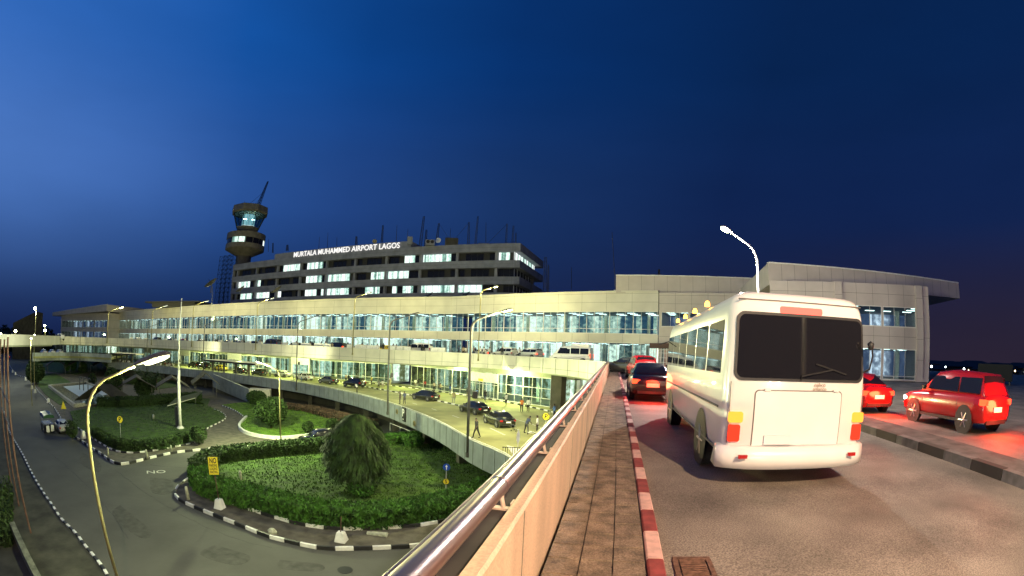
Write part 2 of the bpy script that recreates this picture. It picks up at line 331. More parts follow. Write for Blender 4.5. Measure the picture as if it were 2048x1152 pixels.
# --- arrivals deck
ARP = [(16, 2), (6.5, 14), (2.0, 21.5), (-.2, 27.6), (-2.8, 32), (-6.8, 40), (-14, 50.5), (-23, 60), (-35, 69), (-46, 74), (-58, 78), (-72, 80.5), (-92, 83), (-109, 79.5)]
def inset(P, d):
    o = []
    for i, p in enumerate(P):
        t = (P[min(i + 1, len(P) - 1)] - P[max(i - 1, 0)]); t.normalize(); q = p + Vector((t.y, -t.x, 0)) * d; o.append((q.x, q.y))
    return o
M = MB(); M.prism(inset(smooth_line(ARP, 3), .1) + [(-135, 95), (-155, 119), (-25, 92), (-22, 89), (8, 58.5), (24, 50), (34, 20)], 2.62, 3.2); struct(M.build('arrivals_road', APRON))
# --- upper level: ramp, forecourt, departures deck.   rz(t) is the road height along the ramp
def rzf(t): return 8.65 + 0.30 * max(0, min(1, t / 41)) + 0.55 * max(0, min(1, (t - 41) / 16))
EDGE = [(8.45, 40.2), (7.9, 47), (6.0, 53.5), (2.4, 60), (-2.8, 66), (-9, 70.3), (-16, 72.6), (-36, 78), (-49, 80.6), (-67, 85), (-95, 90), (-112, 88), (-124, 80), (-128, 70)]
RAMPF = [(-128, 70), (-91, 50.5), (-82, 39), (-77, 31), (-70, 18)]
M = MB(); tl = [-40, -10, 0, 10, 20, 30, 41, 49, 57, 90, 140]
M.loft([[ts(t, -0.42 if t <= 41 else 4, rzf(t) - .6), ts(t, 140, rzf(t) - .6), ts(t, 140, rzf(t)), ts(t, -0.42 if t <= 41 else 4, rzf(t))] for t in tl]); struct(M.build('departures_road', ASPHU))
eb = [Vector((*p, 0)) for p in EDGE]
def inset(P, d):
    o = []
    for i, p in enumerate(P):
        t = (P[min(i + 1, len(P) - 1)] - P[max(i - 1, 0)]); t.normalize(); q = p + Vector((t.y, -t.x, 0)) * d; o.append((q.x, q.y))
    return o
M = MB(); M.prism([tuple(ts(44, 5))[:2]] + inset(smooth_line(EDGE, 3), .12) + [(-150, 90), (-156, 121), (-12, 88), (22, 68), (30, 60)], 8.75, 9.49); struct(M.build('departures_deck', ASPHU))
# walkway slabs: three rows of tiles between parapet and kerb
TILE = mat('walkway_tile', (0.19, 0.145, 0.105), 0.8, noise=0.45, nscale=5, bump=0.7, c2=(0.30, 0.225, 0.16), grit=.3)
M = MB()
for t0, t1 in zip(tl, tl[1:]):
    if t1 > 41: break
    M.loft([[ts(t, -.43, rzf(t)), ts(t, .40, rzf(t)), ts(t, .40, rzf(t) + .128), ts(t, -.43, rzf(t) + .128)] for t in (t0, t1)])
t = -3.0; row = 0
M.mat(1)
while t < 40:
    L = 0.29
    for k in range(3):
        a = -.425 + k * .272; h = rzf(t) + .148 + random.uniform(-.003, .004)
        M.box(ts(t + L / 2, a + .134, h - .02), (.262, L - .024, .05), rz=-R(13.2) + random.uniform(-.006, .006))
    t += L
struct(M.build('walkway', [DARKC, TILE]))
kb = [ts(t, .49, rzf(t) - .02) for t in [q * .5 for q in range(-8, 80)]]
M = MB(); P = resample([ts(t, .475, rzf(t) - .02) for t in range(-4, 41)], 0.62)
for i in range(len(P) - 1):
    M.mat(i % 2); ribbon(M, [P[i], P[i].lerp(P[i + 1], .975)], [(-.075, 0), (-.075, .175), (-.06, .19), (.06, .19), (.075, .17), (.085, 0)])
struct(M.build('kerb', [KERB_WH, KERB_BK]))
# median kerb to the right
M = MB(); P = resample([ts(t, 7.3, rzf(t)) for t in range(-6, 41)], 1.0)
for i in range(len(P) - 1):
    M.mat(i % 2); ribbon(M, [P[i], P[i].lerp(P[i + 1], .97)], [(-.12, 0), (-.12, .2), (.12, .2), (.12, 0)])
struct(M.build('kerb', [mat('kerb_grey', (0.16, 0.16, 0.14), 0.8, noise=.3), DARKC]))
M = MB(); M.loft([[ts(t, 7.42, rzf(t)), ts(t, 8.6, rzf(t)), ts(t, 8.6, rzf(t) + .16), ts(t, 7.42, rzf(t) + .16)] for t in tl if t <= 41]); struct(M.build('median_strip', mat('median_concrete', (0.12, 0.12, 0.10), 0.9, noise=.4, nscale=2, bump=.5)))
# lane lines
LINE = mat('road_line', (0.55, 0.55, 0.5), 0.8, noise=.4, nscale=12)
M = MB()
for t in range(-6, 44, 3): M.loft([[ts(q, 4.6, rzf(q) + .004), ts(q, 4.7, rzf(q) + .004), ts(q, 4.7, rzf(q) + .008), ts(q, 4.6, rzf(q) + .008)] for q in (t, t + 1.3)])
M = MB()
for (x0, y0), (x1, y1) in (((1010, 870), (980, 856)), ((905, 831), (918, 835.5)), ((863, 817), (873, 820.5)), ((825, 806), (834, 808.5))):
    a, b = at(x0, y0, 3.204), at(x1, y1, 3.204); ribbon(M, [a, b], [(-.08, 0), (-.08, .004), (.08, .004), (.08, 0)])
ribbon(M, smooth_line(A3([(1090, 858), (1030, 838), (920, 812), (800, 789), (720, 775)], 3.204)), [(-.06, 0), (-.06, .004), (.06, .004), (.06, 0)])
P = poly_at([(1013, 890), (1046, 899), (1044, 905), (1028, 916), (1024, 907)], 3.204); M.prism(P, 3.204, 3.208)
struct(M.build('lane_marking', LINE))
text_obj('road_lettering', 'NO', 1.2, Matrix.Translation(at(312, 944, .006)) @ Matrix.Rotation(R(48), 4, 'Z'), LINE, ext=.002); struct(bpy.data.objects['road_lettering'])
kerb('kerb', A3([(640, 757), (700, 768), (786, 784), (850, 797), (915, 811), (960, 822)], 3.2), 0.9, h=.16, w=.22)
kerb('kerb', A3([(700, 763), (787, 772), (874, 783), (986, 800), (1080, 819), (1130, 832)], 3.2), 0.9, h=.16, w=.22)
# drain grate
T = thing('drain_grate', ts(3.55, .86, rzf(3) + .0), 'rusty iron drain grate let into the roadway beside the striped kerb', 'grate')
M = MB()
for k in range(7): M.box(ts(3.43 + k * .045, .86, rzf(3.5) + .016), (.24, .022, .02), rz=-R(13.2))
M.build('slats', mat('rust_iron', (0.20, 0.11, 0.075), .8, .4, noise=.4, nscale=20), T)
M = MB()
for a, b, c, d in ((3.37, .86, .36, .05), (3.76, .86, .36, .05), (3.565, .70, .05, .34), (3.565, 1.02, .05, .34)): M.box(ts(a, b, rzf(3.5) + .011), (c, d, .02), rz=-R(13.2))
M.build('frame', MT['rust_iron'], T)
M = MB(); M.box(ts(3.565, .86, rzf(3.5) + .003), (.30, .36, .004), rz=-R(13.2)); M.build('dark_plate', BLACK, T)  # black plate stands in for the dark below the slats
# ================================================================== RAMP PARAPET + RAIL
T = thing('parapet_wall', ts(0, -.8, 8.6), 'long warm lit salmon parapet wall along the tiled walkway with dark recessed top', 'wall')
ptop = lambda t: 9.60 + .30 * max(0, min(1, t / 41))
tt = [-4, 0, 5, 10, 20, 30, 41]
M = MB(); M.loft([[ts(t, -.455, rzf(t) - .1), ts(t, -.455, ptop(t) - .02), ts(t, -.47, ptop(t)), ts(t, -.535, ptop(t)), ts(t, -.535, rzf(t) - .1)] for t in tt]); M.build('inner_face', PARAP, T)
M = MB(); M.loft([[ts(t, -.537, rzf(t) - .2), ts(t, -.537, ptop(t) - .05), ts(t, -.72, ptop(t) - .05), ts(t, -.72, rzf(t) - .2)] for t in tt]); M.build('recessed_top', PARTOP, T)
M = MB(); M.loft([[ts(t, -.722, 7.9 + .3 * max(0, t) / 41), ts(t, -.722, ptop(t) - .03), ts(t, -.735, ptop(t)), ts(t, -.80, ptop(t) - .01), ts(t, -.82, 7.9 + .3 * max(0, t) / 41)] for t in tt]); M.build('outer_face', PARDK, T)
M = MB()
for k in range(1, 14): q = k * 2.9 - .5; M.box(ts(q, -.4545, (ptop(q) + rzf(q)) / 2 + .05), (.004, .012, .8), rz=-R(13.2))
M.build('joints', SEAM, T)
T = thing('handrail', ts(0, -.66, 9.7), 'polished steel tube handrail on brackets running along the parapet top', 'handrail')
M = MB(); M.tube([ts(t, -.605, ptop(t) + .125) for t in tt], .057, 24); M.build('rail', STEEL, T, smooth=True)
M = MB(); M.tube([ts(t, -.705, ptop(t) + .10) for t in tt], .011, 8); M.build('wire', STEEL, T, smooth=True)
q = 0.9
while q < 40.5:
    M = MB(); z = ptop(q)
    M.tube([ts(q, -.605, z + .075), ts(q, -.605, z + .02), ts(q, -.59, z - .045)], .014, 8)
    M.box(ts(q, -.60, z - .042), (.13, .05, .012), rz=-R(13.2)); M.box(ts(q + .03, -.545, z - .02), (.010, .08, .035), rz=-R(13.2))
    M.build('bracket', mat('bracket_paint', (0.62, 0.48, 0.38), .5), T); q += 1.55
for q in (2.35, 5.6, 11.5, 20):
    M = MB(); M.tube([ts(q, -.605, ptop(q) + .125), ts(q + .03, -.605, ptop(q) + .125)], .060, 24); M.build('joint_collar', STEEL, T, smooth=True)
# ================================================================== DECK FASCIA / ARRIVALS PARAPET
def wall_along(name, pts, ztop, zbot, th, material, parent=None, step=None, cap=None):
    M = MB(); rings = []
    P = smooth_line(pts, 3)
    M2 = P
    ribs = []
    for i, p in enumerate(P):
        f = i / (len(P) - 1); zt = ztop(p) if callable(ztop) else ztop; zb = zbot(p) if callable(zbot) else zbot
        t = (P[min(i + 1, len(P) - 1)] - P[max(i - 1, 0)]); t.z = 0; t.normalize(); n = Vector((t.y, -t.x, 0))
        rings.append([Vector((p.x, p.y, zb)), Vector((p.x, p.y, zt)), Vector((p.x, p.y, zt)) + n * th, Vector((p.x, p.y, zb)) + n * th])
    M.loft(rings)
    return M, P
def ramp_h(p, near, far, a=8.6, b=-16): f = max(0, min(1, (a - p.x) / (a - b))); return near + (far - near) * f
ftop = lambda p: ramp_h(p, 9.90, 10.17) + max(0, min(.3, (-20 - p.x) / 150)); fbot = lambda p: ramp_h(p, 8.0, 7.95) + max(0, min(.3, (-20 - p.x) / 150))
T = thing('viaduct_fascia', (0, 66, 8.2), 'long curved cream concrete edge of the upper departures deck, floodlit from below', 'viaduct')
M, P = wall_along('f', EDGE, ftop, fbot, .28, DECKW); M.build('fascia_panel', DECKW, T)
M = MB()
for p in resample(P, 3.0):
    d = Vector((-p.x, -p.y, 0)).normalized(); M.box(Vector((p.x, p.y, (ftop(p) + fbot(p)) / 2)) + d * .006, (.03, .03, ftop(p) - fbot(p) - .1))
zl = [Vector((p.x, p.y, fbot(p) + .62)) for p in P]; ribbon(M, zl, [(-.012, 0), (-.012, .03), (.0, .03), (.0, 0)])
M.build('panel_joints', SEAM, T)
M, P = wall_along('s', [(p[0] * 1.0, p[1] + 2.5) for p in EDGE], lambda p: fbot(p) + .12, lambda p: fbot(p) - .25, 9, SOFF); M.build('soffit', SOFF, T)
M = MB(); zl = [Vector((p.x, p.y, ftop(p))) for p in smooth_line(EDGE, 3)]; ribbon(M, zl, [(-.05, 0), (-.05, .05), (.33, .05), (.33, 0)]); M.build('coping', WHITE, T)
T = thing('viaduct_fascia', (-85, 45, 8.2), 'bright far end of the upper deck bridging over the lower road', 'viaduct')
M, P = wall_along('f', RAMPF, 10.55, 8.85, .4, DECKW); M.build('fascia_panel', DECKW, T)
M = MB(); P = smooth_line(RAMPF, 3)[4:]; ribbon(M, [Vector((p.x, p.y, 8.6)) for p in P], [(.4, 0), (.4, .4), (7, .4), (7, 0)]); M.build('slab', SOFF, T)
for p in ((-74, 20),):
    M = MB(); M.tube([(p[0], p[1], 0), (p[0], p[1], 8.6)], .5, 12); M.build('pier', DECKW, T)
T = thing('parapet_wall', (-14, 50, 2.6), 'long curving grey panelled parapet of the arrivals road above the gardens', 'wall')
M, P = wall_along('p', ARP, 4.02, 2.25, .2, PANEL); M.build('wall', PANEL, T)
M = MB()
for p in resample(P, 1.6):
    d = Vector((-p.x * .75 - 15, -p.y, 0)).normalized(); M.box(Vector((p.x, p.y, 3.13)) + d * .004, (.03, .03, 1.7))
M.build('panel_joints', SEAM, T)
M = MB(); M.tube([Vector((p.x, p.y, 4.17)) for p in P], .025, 6)
for p in resample(P, 2.0): M.box((p.x, p.y, 4.09), (.03, .03, .14))
M.build('top_rail', WHITE, T)
FARP = [hd(222, 709, 128), hd(180, 708.5, 134), hd(120, 708, 136), hd(66, 708, 128)]
T = thing('parapet_wall', tuple(FARP[1].xy) + (0,), 'distant straight grey parapet of the arrivals road at its far end', 'wall')
M, P = wall_along('p', [(p.x, p.y) for p in FARP], FARP[0].z, FARP[0].z - 2.1, .3, PANEL); M.build('wall', PANEL, T)
M = MB(); M.prism([(p.x, p.y) for p in FARP] + [(-150, 90), (-128, 104)], FARP[0].z - 1.4, FARP[0].z - .9); struct(M.build('arrivals_road', APRON))
FARZ = FARP[0].z - .9
# wall of the level under the arrivals road
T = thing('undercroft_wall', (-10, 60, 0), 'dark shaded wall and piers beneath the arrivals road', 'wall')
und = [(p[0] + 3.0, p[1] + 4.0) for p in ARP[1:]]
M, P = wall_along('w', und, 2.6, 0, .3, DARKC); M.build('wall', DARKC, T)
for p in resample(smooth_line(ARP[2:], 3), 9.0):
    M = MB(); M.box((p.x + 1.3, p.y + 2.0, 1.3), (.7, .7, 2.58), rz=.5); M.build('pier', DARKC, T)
# ================================================================== TERMINAL
def room_mat(name, stops, scale=0.16, seed=0, gain=1.0):
    m_ = bpy.data.materials.new(name); m_.use_nodes = True; t = m_.node_tree; t.nodes.clear()
    o = t.nodes.new('ShaderNodeOutputMaterial'); e = t.nodes.new('ShaderNodeEmission'); g_ = t.nodes.new('ShaderNodeNewGeometry')
    mp_ = t.nodes.new('ShaderNodeMapping'); mp_.inputs['Location'].default_value = (seed, seed * 2, 0); mp_.inputs['Scale'].default_value = (1, 1, .03)
    n1 = t.nodes.new('ShaderNodeTexNoise'); n1.inputs['Scale'].default_value = scale; n1.inputs['Detail'].default_value = 1
    n2 = t.nodes.new('ShaderNodeTexVoronoi'); n2.inputs['Scale'].default_value = 0.9
    t.links.new(g_.outputs['Position'], mp_.inputs[0]); t.links.new(mp_.outputs[0], n1.inputs['Vector']); t.links.new(mp_.outputs[0], n2.inputs['Vector'])
    s_ = t.nodes.new('ShaderNodeSeparateColor'); t.links.new(n2.outputs['Color'], s_.inputs[0])
    n3 = t.nodes.new('ShaderNodeTexNoise'); n3.inputs['Scale'].default_value = 1.6; n3.inputs['Detail'].default_value = 3; t.links.new(g_.outputs['Position'], n3.inputs['Vector'])
    a0 = t.nodes.new('ShaderNodeMath'); a0.operation = 'MULTIPLY_ADD'; t.links.new(n3.outputs[0], a0.inputs[0]); a0.inputs[1].default_value = 0.45; t.links.new(n1.outputs[0], a0.inputs[2])
    a1 = t.nodes.new('ShaderNodeMath'); a1.operation = 'SUBTRACT'; t.links.new(a0.outputs[0], a1.inputs[0]); a1.inputs[1].default_value = 0.22
    a = t.nodes.new('ShaderNodeMath'); a.operation = 'MULTIPLY_ADD'; t.links.new(s_.outputs[0], a.inputs[0]); a.inputs[1].default_value = 0.32; t.links.new(a1.outputs[0], a.inputs[2])
    mr = t.nodes.new('ShaderNodeMapRange'); mr.inputs[1].default_value = .40; mr.inputs[2].default_value = .90; t.links.new(a.outputs[0], mr.inputs[0])
    r = t.nodes.new('ShaderNodeValToRGB'); el = r.color_ramp.elements
    while len(el) < len(stops): el.new(.5)
    for q, (p, c) in zip(el, stops): q.position = p; q.color = (*c, 1)
    t.links.new(mr.outputs[0], r.inputs[0]); t.links.new(r.outputs[0], e.inputs[0]); e.inputs[1].default_value = gain; t.links.new(e.outputs[0], o.inputs[0]); return m_
RM_UP = room_mat('room_upper', [(0, (.012, .035, .06)), (.35, (.05, .10, .12)), (.6, (.35, .45, .36)), (1, (.95, 1.0, .85))], gain=1.9)
RM_DP = room_mat('room_departures', [(0, (.02, .04, .04)), (.3, (.2, .26, .22)), (.55, (.75, .85, .7)), (1, (1, 1, .9))], scale=.22, seed=7, gain=2.0)
RM_AR = room_mat('room_arrivals', [(0, (.02, .03, .01)), (.4, (.10, .13, .06)), (.65, (.35, .5, .38)), (1, (.85, 1.0, .85))], scale=.25, seed=13, gain=1.6)
RM_RT = room_mat('room_right', [(0, (.02, .03, .06)), (.5, (.06, .08, .14)), (.8, (.25, .28, .36)), (1, (.8, .85, 1.0))], scale=.3, seed=3, gain=1.5)
STRIP = emis('ceiling_strip_light', (.85, 1.0, .95), 5); ROOMD = mat('room_ceiling', (.35, .38, .36), .8); ROOMF = mat('room_floor', (.25, .24, .2), .4)
def lay(a, b):
    a = Vector((*a, 0)); b = Vector((*b, 0)); u = (b - a).normalized(); n = Vector((u.y, -u.x, 0))
    if n.dot(a) > 0: n = -n           # n looks at the forecourt
    return a, b, u, n, (b - a).length
def wbox(M, F, s0, s1, z0, z1, o0, o1):        # box on a facade frame: s along, o outwards
    a, b, u, n, L = F; c = a + u * (s0 + s1) / 2 + n * (o0 + o1) / 2; M.box((c.x, c.y, (z0 + z1) / 2), (abs(s1 - s0), abs(o1 - o0), abs(z1 - z0)), rz=math.atan2(u.y, u.x)); return M
def glazed(T, F, s0, s1, z0, z1, bay, sub, trans=(.24,), rec=.12, fm=FRAME, nm='window', fw=.045, gm=GLASS):
    n = max(1, round((s1 - s0) / bay)); w = (s1 - s0) / n
    for i in range(n):
        a, b = s0 + i * w, s0 + (i + 1) * w
        M = MB(); k = .055
        wbox(M, F, a + .002, a + k, z0, z1, -.1, .03 - rec + .1); wbox(M, F, b - k, b - .002, z0, z1, -.1, .03 - rec + .1)
        wbox(M, F, a + k, b - k, z0, z0 + .1, -.1, 0); wbox(M, F, a + k, b - k, z1 - .08, z1, -.1, 0)
        for j in range(1, sub): c = a + (b - a) * j / sub; wbox(M, F, c - fw / 2, c + fw / 2, z0 + .1, z1 - .08, -.09, -.005)
        for tr in trans: zz = z0 + (z1 - z0) * tr; wbox(M, F, a + k, b - k, zz - .035, zz + .035, -.088, -.012)
        fo = M.build(nm, fm, T); fo['_o'] = T['_o']
        M = MB(); wbox(M, F, a + .05, b - .05, z0 + .05, z1 - .05, -.06, -.045); M.build('pane', gm, fo)
def room(T, F, s0, s1, z0, z1, depth, wm, strips=True, back=.45):
    M = MB(); wbox(M, F, s0, s1, z0, z1, -depth - .2, -depth); M.mat(1); wbox(M, F, s0, s1, z1, z1 + .15, -depth, -.2); M.mat(2); wbox(M, F, s0, s1, z0 - .1, z0, -depth, -.2)
    M.mat(3); s = s0 + 1
    while strips and s < s1 - 1.5:
        for o in (1.2, 3.0, 4.8):
            if o < depth and random.random() < .75: wbox(M, F, s, s + 1.3, z1 - .06, z1 - .01, -o - .12, -o + .12)
        s += random.choice((2.4, 3.1))
    M.mat(4); s = s0 + 2
    while s < s1 - 1: wbox(M, F, s, s + .5, z0, z1, -depth * .5 - .25, -depth * .5 + .25); s += 7.5
    return M.build('interior', [wm, ROOMD, ROOMF, STRIP, WHITE], T)
def seams(M, F, s0, s1, z0, z1, ds, dz, o=.004):
    s = s0 + ds
    while s < s1 - .2: wbox(M, F, s - .015, s + .015, z0, z1, -.02, o); s += ds
    z = z0 + dz
    while z < z1 - .2: wbox(M, F, s0, s1, z - .015, z + .015, -.02, o + .001); z += dz
T = thing('terminal_building', (-12, 86, 0), 'long cream airport terminal with two rows of lit windows behind the departures deck', 'building')
SEGS = [((22.3, 65.8), (-12, 86)), ((-12, 86), (-155, 119))]
for gi, (a, b) in enumerate(SEGS):
    F = lay(a, b); L = F[4]; bay = 4.0 if gi == 0 else 4.6; sub = 3
    M = MB(); wbox(M, F, 0, L, 17.65, 20.75, -.3, 0); M.mat(1); seams(M, F, 0, L, 17.7, 20.7, 4.3 if gi == 0 else 5.7, 1.4); M.build('roof_band', [CLAD, SEAM], T)
    M = MB(); wbox(M, F, 0, L, 20.75, 20.95, -1.2, .12); M.build('coping', CLAD, T)
    M = MB(); wbox(M, F, 0, L, 12.65, 14.05, -.3, 0); M.mat(1); seams(M, F, 0, L, 12.7, 14.0, 2.9, 2.0); M.build('spandrel', [CLAD, SEAM], T)
    M = MB(); wbox(M, F, 0, L, 20.5, 20.7, -45, -.3); M.build('roof', DARKC, T)
    glazed(T, F, 0.1, L - .1, 14.05, 17.65, bay, sub, trans=(.22,))
    glazed(T, F, 0.1, L - .1, 9.5, 12.65, bay, sub, trans=())
    room(T, F, 0, L, 14.0, 17.5, 7, RM_UP); room(T, F, 0, L, 9.5, 12.5, 6, RM_DP, back=.3)
F = lay((8.2, 57.0), (-22.5, 88.6)); L = F[4]
M = MB(); wbox(M, F, 0, L, 7.2, 8.6, -.35, 0); M.build('spandrel', SOFF, T)
ent = [(14.6, 21.6), (40.0, 44)]
glazed(T, F, 4, 14.5, 3.25, 7.2, 5.2, 3, trans=(.28, .62), nm='shopfront'); glazed(T, F, 21.7, 39.9, 3.25, 7.2, 4.5, 2, trans=(.2,), nm='shopfront')
room(T, F, 0, L, 3.25, 7.2, 8, RM_AR)
for s0, s1 in ent[:1]:
    M = MB(); wbox(M, F, s0, s1, 5.75, 7.15, -.2, .25); M.build('entrance_header', WHITE, T)
    glazed(T, F, s0, s1, 3.25, 5.75, 3.5, 4, trans=(.85,), nm='entrance_door')
    M = MB(); wbox(M, F, s0 + 3.2, s0 + 4.3, 5.83, 6.2, .25, .3); M.build('entrance_sign', emis('yellow_sign_lit', (1, .9, .05), 1.6), T)
F = lay((-24.5, 88.9), (-155, 119)); L = F[4]
M = MB(); wbox(M, F, 0, L, 7.2, 8.8, -.35, 0); M.mat(1); seams(M, F, 0, L, 7.25, 8.7, 6, 3); M.build('spandrel', [SOFF, SEAM], T)
glazed(T, F, .1, L - .1, 3.25, 7.2, 6.5, 4, trans=(.25,), nm='shopfront')
room(T, F, 0, L, 3.25, 7.2, 8, RM_AR)
for s in (22, 47, 73, 100):
    M = MB(); wbox(M, F, s, s + 6, 5.9, 7.6, .02, .3); wbox(M, F, s, s + .4, 3.25, 5.9, .02, .3); wbox(M, F, s + 5.6, s + 6, 3.25, 5.9, .02, .3); M.build('entrance_header', WHITE, T)
# columns under the deck, in front of the arrivals glass
M = MB(); wbox(M, lay((8.2, 57), (-22.5, 88.6)), 1.2, 3.0, 3.2, 8.4, .2, 1.2); M.build('column', DARKC, T)
# sloping-roofed wings
def wing(name, label, a, b, z1, rows, top0, top1, ov, side, fm, rm, bays, loc, fas_a=None, fas_b=None, sd=1.9, cols=(), depth=26):
    T = thing(name, (*loc, 0), label, 'building'); F = lay(a, b); L = F[4]
    zs = [9.0] + [q for r in rows for q in r] + [z1]
    for i in range(0, len(zs), 2):
        M = MB(); wbox(M, F, 0, L, zs[i], zs[i + 1], -.3, 0); M.mat(1); seams(M, F, 0, L, zs[i], zs[i + 1], sd, 1.3); M.build('wall', [fm, SEAM], T)
    for r in rows:
        for s0, s1, n in bays: glazed(T, F, s0, s1, r[0], r[1], (s1 - s0) / n, 3, trans=() if r[0] > 12 else (.12,))
        pr = 0
        edges = sorted([(s0, s1) for s0, s1, n in bays]); last = 0
        for s0, s1 in edges + [(L, L)]:
            if s0 - last > .02: M = MB(); wbox(M, F, last, s0, r[0], r[1], -.3, -.002); M.build('pier', fm, T)
            last = s1
        room(T, F, 0, L, r[0] - .1, r[1] + .05, 9, rm)
    for s in cols: M = MB(); wbox(M, F, s - .45, s + .45, 9.0, z1 - .01, 0, .35); M.mat(1); seams(M, F, s - .45, s + .45, 9.1, z1 - .02, 5, 2.2, .354); M.build('column', [fm, SEAM], T)
    # side walls
    a_, b_, u, n, _ = F
    for e, f in ((b_, 1), (a_, 0)):
        M = MB(); c = e - n * depth / 2 + u * (-.15 if f else .15); M.box((c.x, c.y, (9 + z1) / 2), (.3, depth - .7, z1 - 9), rz=math.atan2(u.y, u.x)); M.build('side_wall', fm, T)
    fa, fb = fas_a or a, fas_b or b; G = lay(fa, fb); A_, B_, u, n, GL = G
    dp = depth + 4
    vs = []
    for P_, (zt, zb) in ((A_, top0), (B_, top1)): vs.append([P_ + Vector((0, 0, zb)), P_ + Vector((0, 0, zt)), P_ - n * dp + Vector((0, 0, zt)), P_ - n * dp + Vector((0, 0, zb))])
    M = MB(); M.loft(vs)
    M.mat(1); k = sd * .8
    while k < GL - .4:
        p0 = A_.lerp(B_, k / GL); zt = top0[0] + (top1[0] - top0[0]) * k / GL; zb = top0[1] + (top1[1] - top0[1]) * k / GL
        M.box((p0 + n * .003 + Vector((0, 0, (zt + zb) / 2))), (.03, .02, zt - zb - .02), rz=math.atan2(u.y, u.x)); k += sd * .8
    M.build('roof', [fm, SEAM], T)
    M = MB(); M.loft([[A_ + n * .05 + Vector((0, 0, top0[0])), A_ + n * .05 + Vector((0, 0, top0[0] + .14)), A_ - n * .4 + Vector((0, 0, top0[0] + .14)), A_ - n * .4 + Vector((0, 0, top0[0]))],
                      [B_ + n * .05 + Vector((0, 0, top1[0])), B_ + n * .05 + Vector((0, 0, top1[0] + .14)), B_ - n * .4 + Vector((0, 0, top1[0] + .14)), B_ - n * .4 + Vector((0, 0, top1[0]))]]); M.build('roof_trim', WHITE, T)
    return T, F
def xy(p): return (p.x, p.y)
r1a, r1b = at(1232, 551, 23.4), at(1540, 559, 23.4)
wing('terminal_wing', 'grey panelled terminal wing between the long terminal and the nearer corner block', (22.4, 65.7), (40, 56), 20.6, [(9.4, 12.5), (15.3, 17.55)], (23.4, 20.6), (23.4, 20.6), 2, 0, CLADR, RM_RT, [(.4, 4.7, 1), (4.9, 9.6, 1), (9.8, 18, 2)], (30, 62), xy(r1a), xy(r1b), sd=2.6)
f0, f1 = at(1536, 526, 21.6), at(1917, 567, 21.6)
w0, w1 = hd(1541, 650, 49.8), hd(1859, 650, 54.0)
wing('terminal_wing', 'tall near corner block with an overhanging flat roof and two rows of blue lit windows', xy(w0), xy(w1), 19.3, [(9.1, 12.4), (14.7, 16.9)], (21.6, hd(1537, 569, f0.xy.length).z), (21.6, hd(1917, 597, f1.xy.length).z), 2, 0, CLADR, RM_RT, [(1.0, 7.4, 2), (9.0, 13.7, 1), (13.9, 18.4, 1)], (40, 40), xy(f0), xy(f1), sd=2.1, cols=(8.2, 18.9))
l0, l1 = hd(214, 609, 186), hd(105, 625.5, 232)
wing('terminal_wing', 'far left terminal wing with a sloping overhanging roof and pale blue windows', (-153.5, 111.5), (-197, 110), 20.0, [(9.6, 12.8), (14.4, 17.2)], (l0.z, hd(214, 622, 186).z), (l1.z, hd(107, 632, 232).z), 2, 0, CLADR, RM_RT, [(.5, 10.5, 1), (11, 21, 1), (21.5, 31.5, 1), (32, 42.5, 1)], (-170, 112), xy(l0), xy(l1), sd=5)
TW = [o for o in bpy.data.objects if o.get('label', '').startswith('far left terminal wing')][0]; F = lay((-155, 112.5), (-205, 111)); L = F[4]
M = MB(); wbox(M, F, 0, L, 7.2, 9.0, -.35, 0); M.build('spandrel', CLAD, TW)
glazed(TW, F, .1, L - .1, 3.25, 7.2, 6.5, 4, trans=(.25,), nm='shopfront'); room(TW, F, 0, L, 3.25, 7.2, 8, RM_AR)
# shop kiosk frontage between the wings
T = thing('kiosk', (27, 55, 9), 'low kiosk with a dark brown fascia sign and white lattice screens beside the terminal', 'kiosk')
ka, kb_ = hd(1299, 700, 58), hd(1420, 700, 52); F = lay((ka.x, ka.y), (kb_.x, kb_.y)); L = F[4]
M = MB(); wbox(M, F, 0, L, 11.7, 12.35, -.5, 0); M.build('fascia', mat('kiosk_brown', (.06, .025, .02), .6), T)
M = MB()
for i in range(int(L / .45)): wbox(M, F, i * .45, i * .45 + .06, 9.5, 11.7, -.3, -.24)
for z in (9.9, 10.5, 11.1, 11.5): wbox(M, F, 0, L, z, z + .05, -.31, -.25)
M.build('lattice', WHITE, T)
M = MB(); wbox(M, F, 0, L, 9.3, 11.7, -3.2, -3.0); M.build('back_wall', mat('kiosk_wall', (.35, .2, .15), .8, noise=.5, nscale=.8, c2=(.7, .5, .45)), T)
# ================================================================== OFFICE BLOCK
OA, OB = (0, 114), (-104, 137); OF = lay(OA, OB); OL = OF[4]; FA = OF
def sfor(x, y=560):
    h = hit(x, y, OA, OB); return (h - Vector((0, 114, h.z))).length
T = thing('office_block', (-50, 125, 0), 'dark three storey office block with lit rooms rising behind the terminal roof', 'building')
OLIT = room_mat('room_office', [(0, (.10, .2, .17)), (.25, (.35, .6, .5)), (.55, (.8, 1, .9)), (1, (1, 1, 1))], scale=.8, seed=21, gain=1.3)
ODIM = mat('dark_window', (.012, .012, .014), .25); OCUR = mat('curtain_window', (.03, .03, .028), .6)
bands = [(36.9, 39.1), (32.5, 34.5), (28.1, 30.1), (23.6, 25.9)]
for z0, z1 in bands:
    M = MB(); wbox(M, OF, 0, OL, z0, z1, -14, 0); M.mat(1); wbox(M, OF, 0, OL, (z0 + z1) / 2, (z0 + z1) / 2 + .04, -.01, .005); wbox(M, OF, 0.8, .84, z0, z1, -.01, .004)
    M.build('floor_band', [OFFC, SEAM], T)
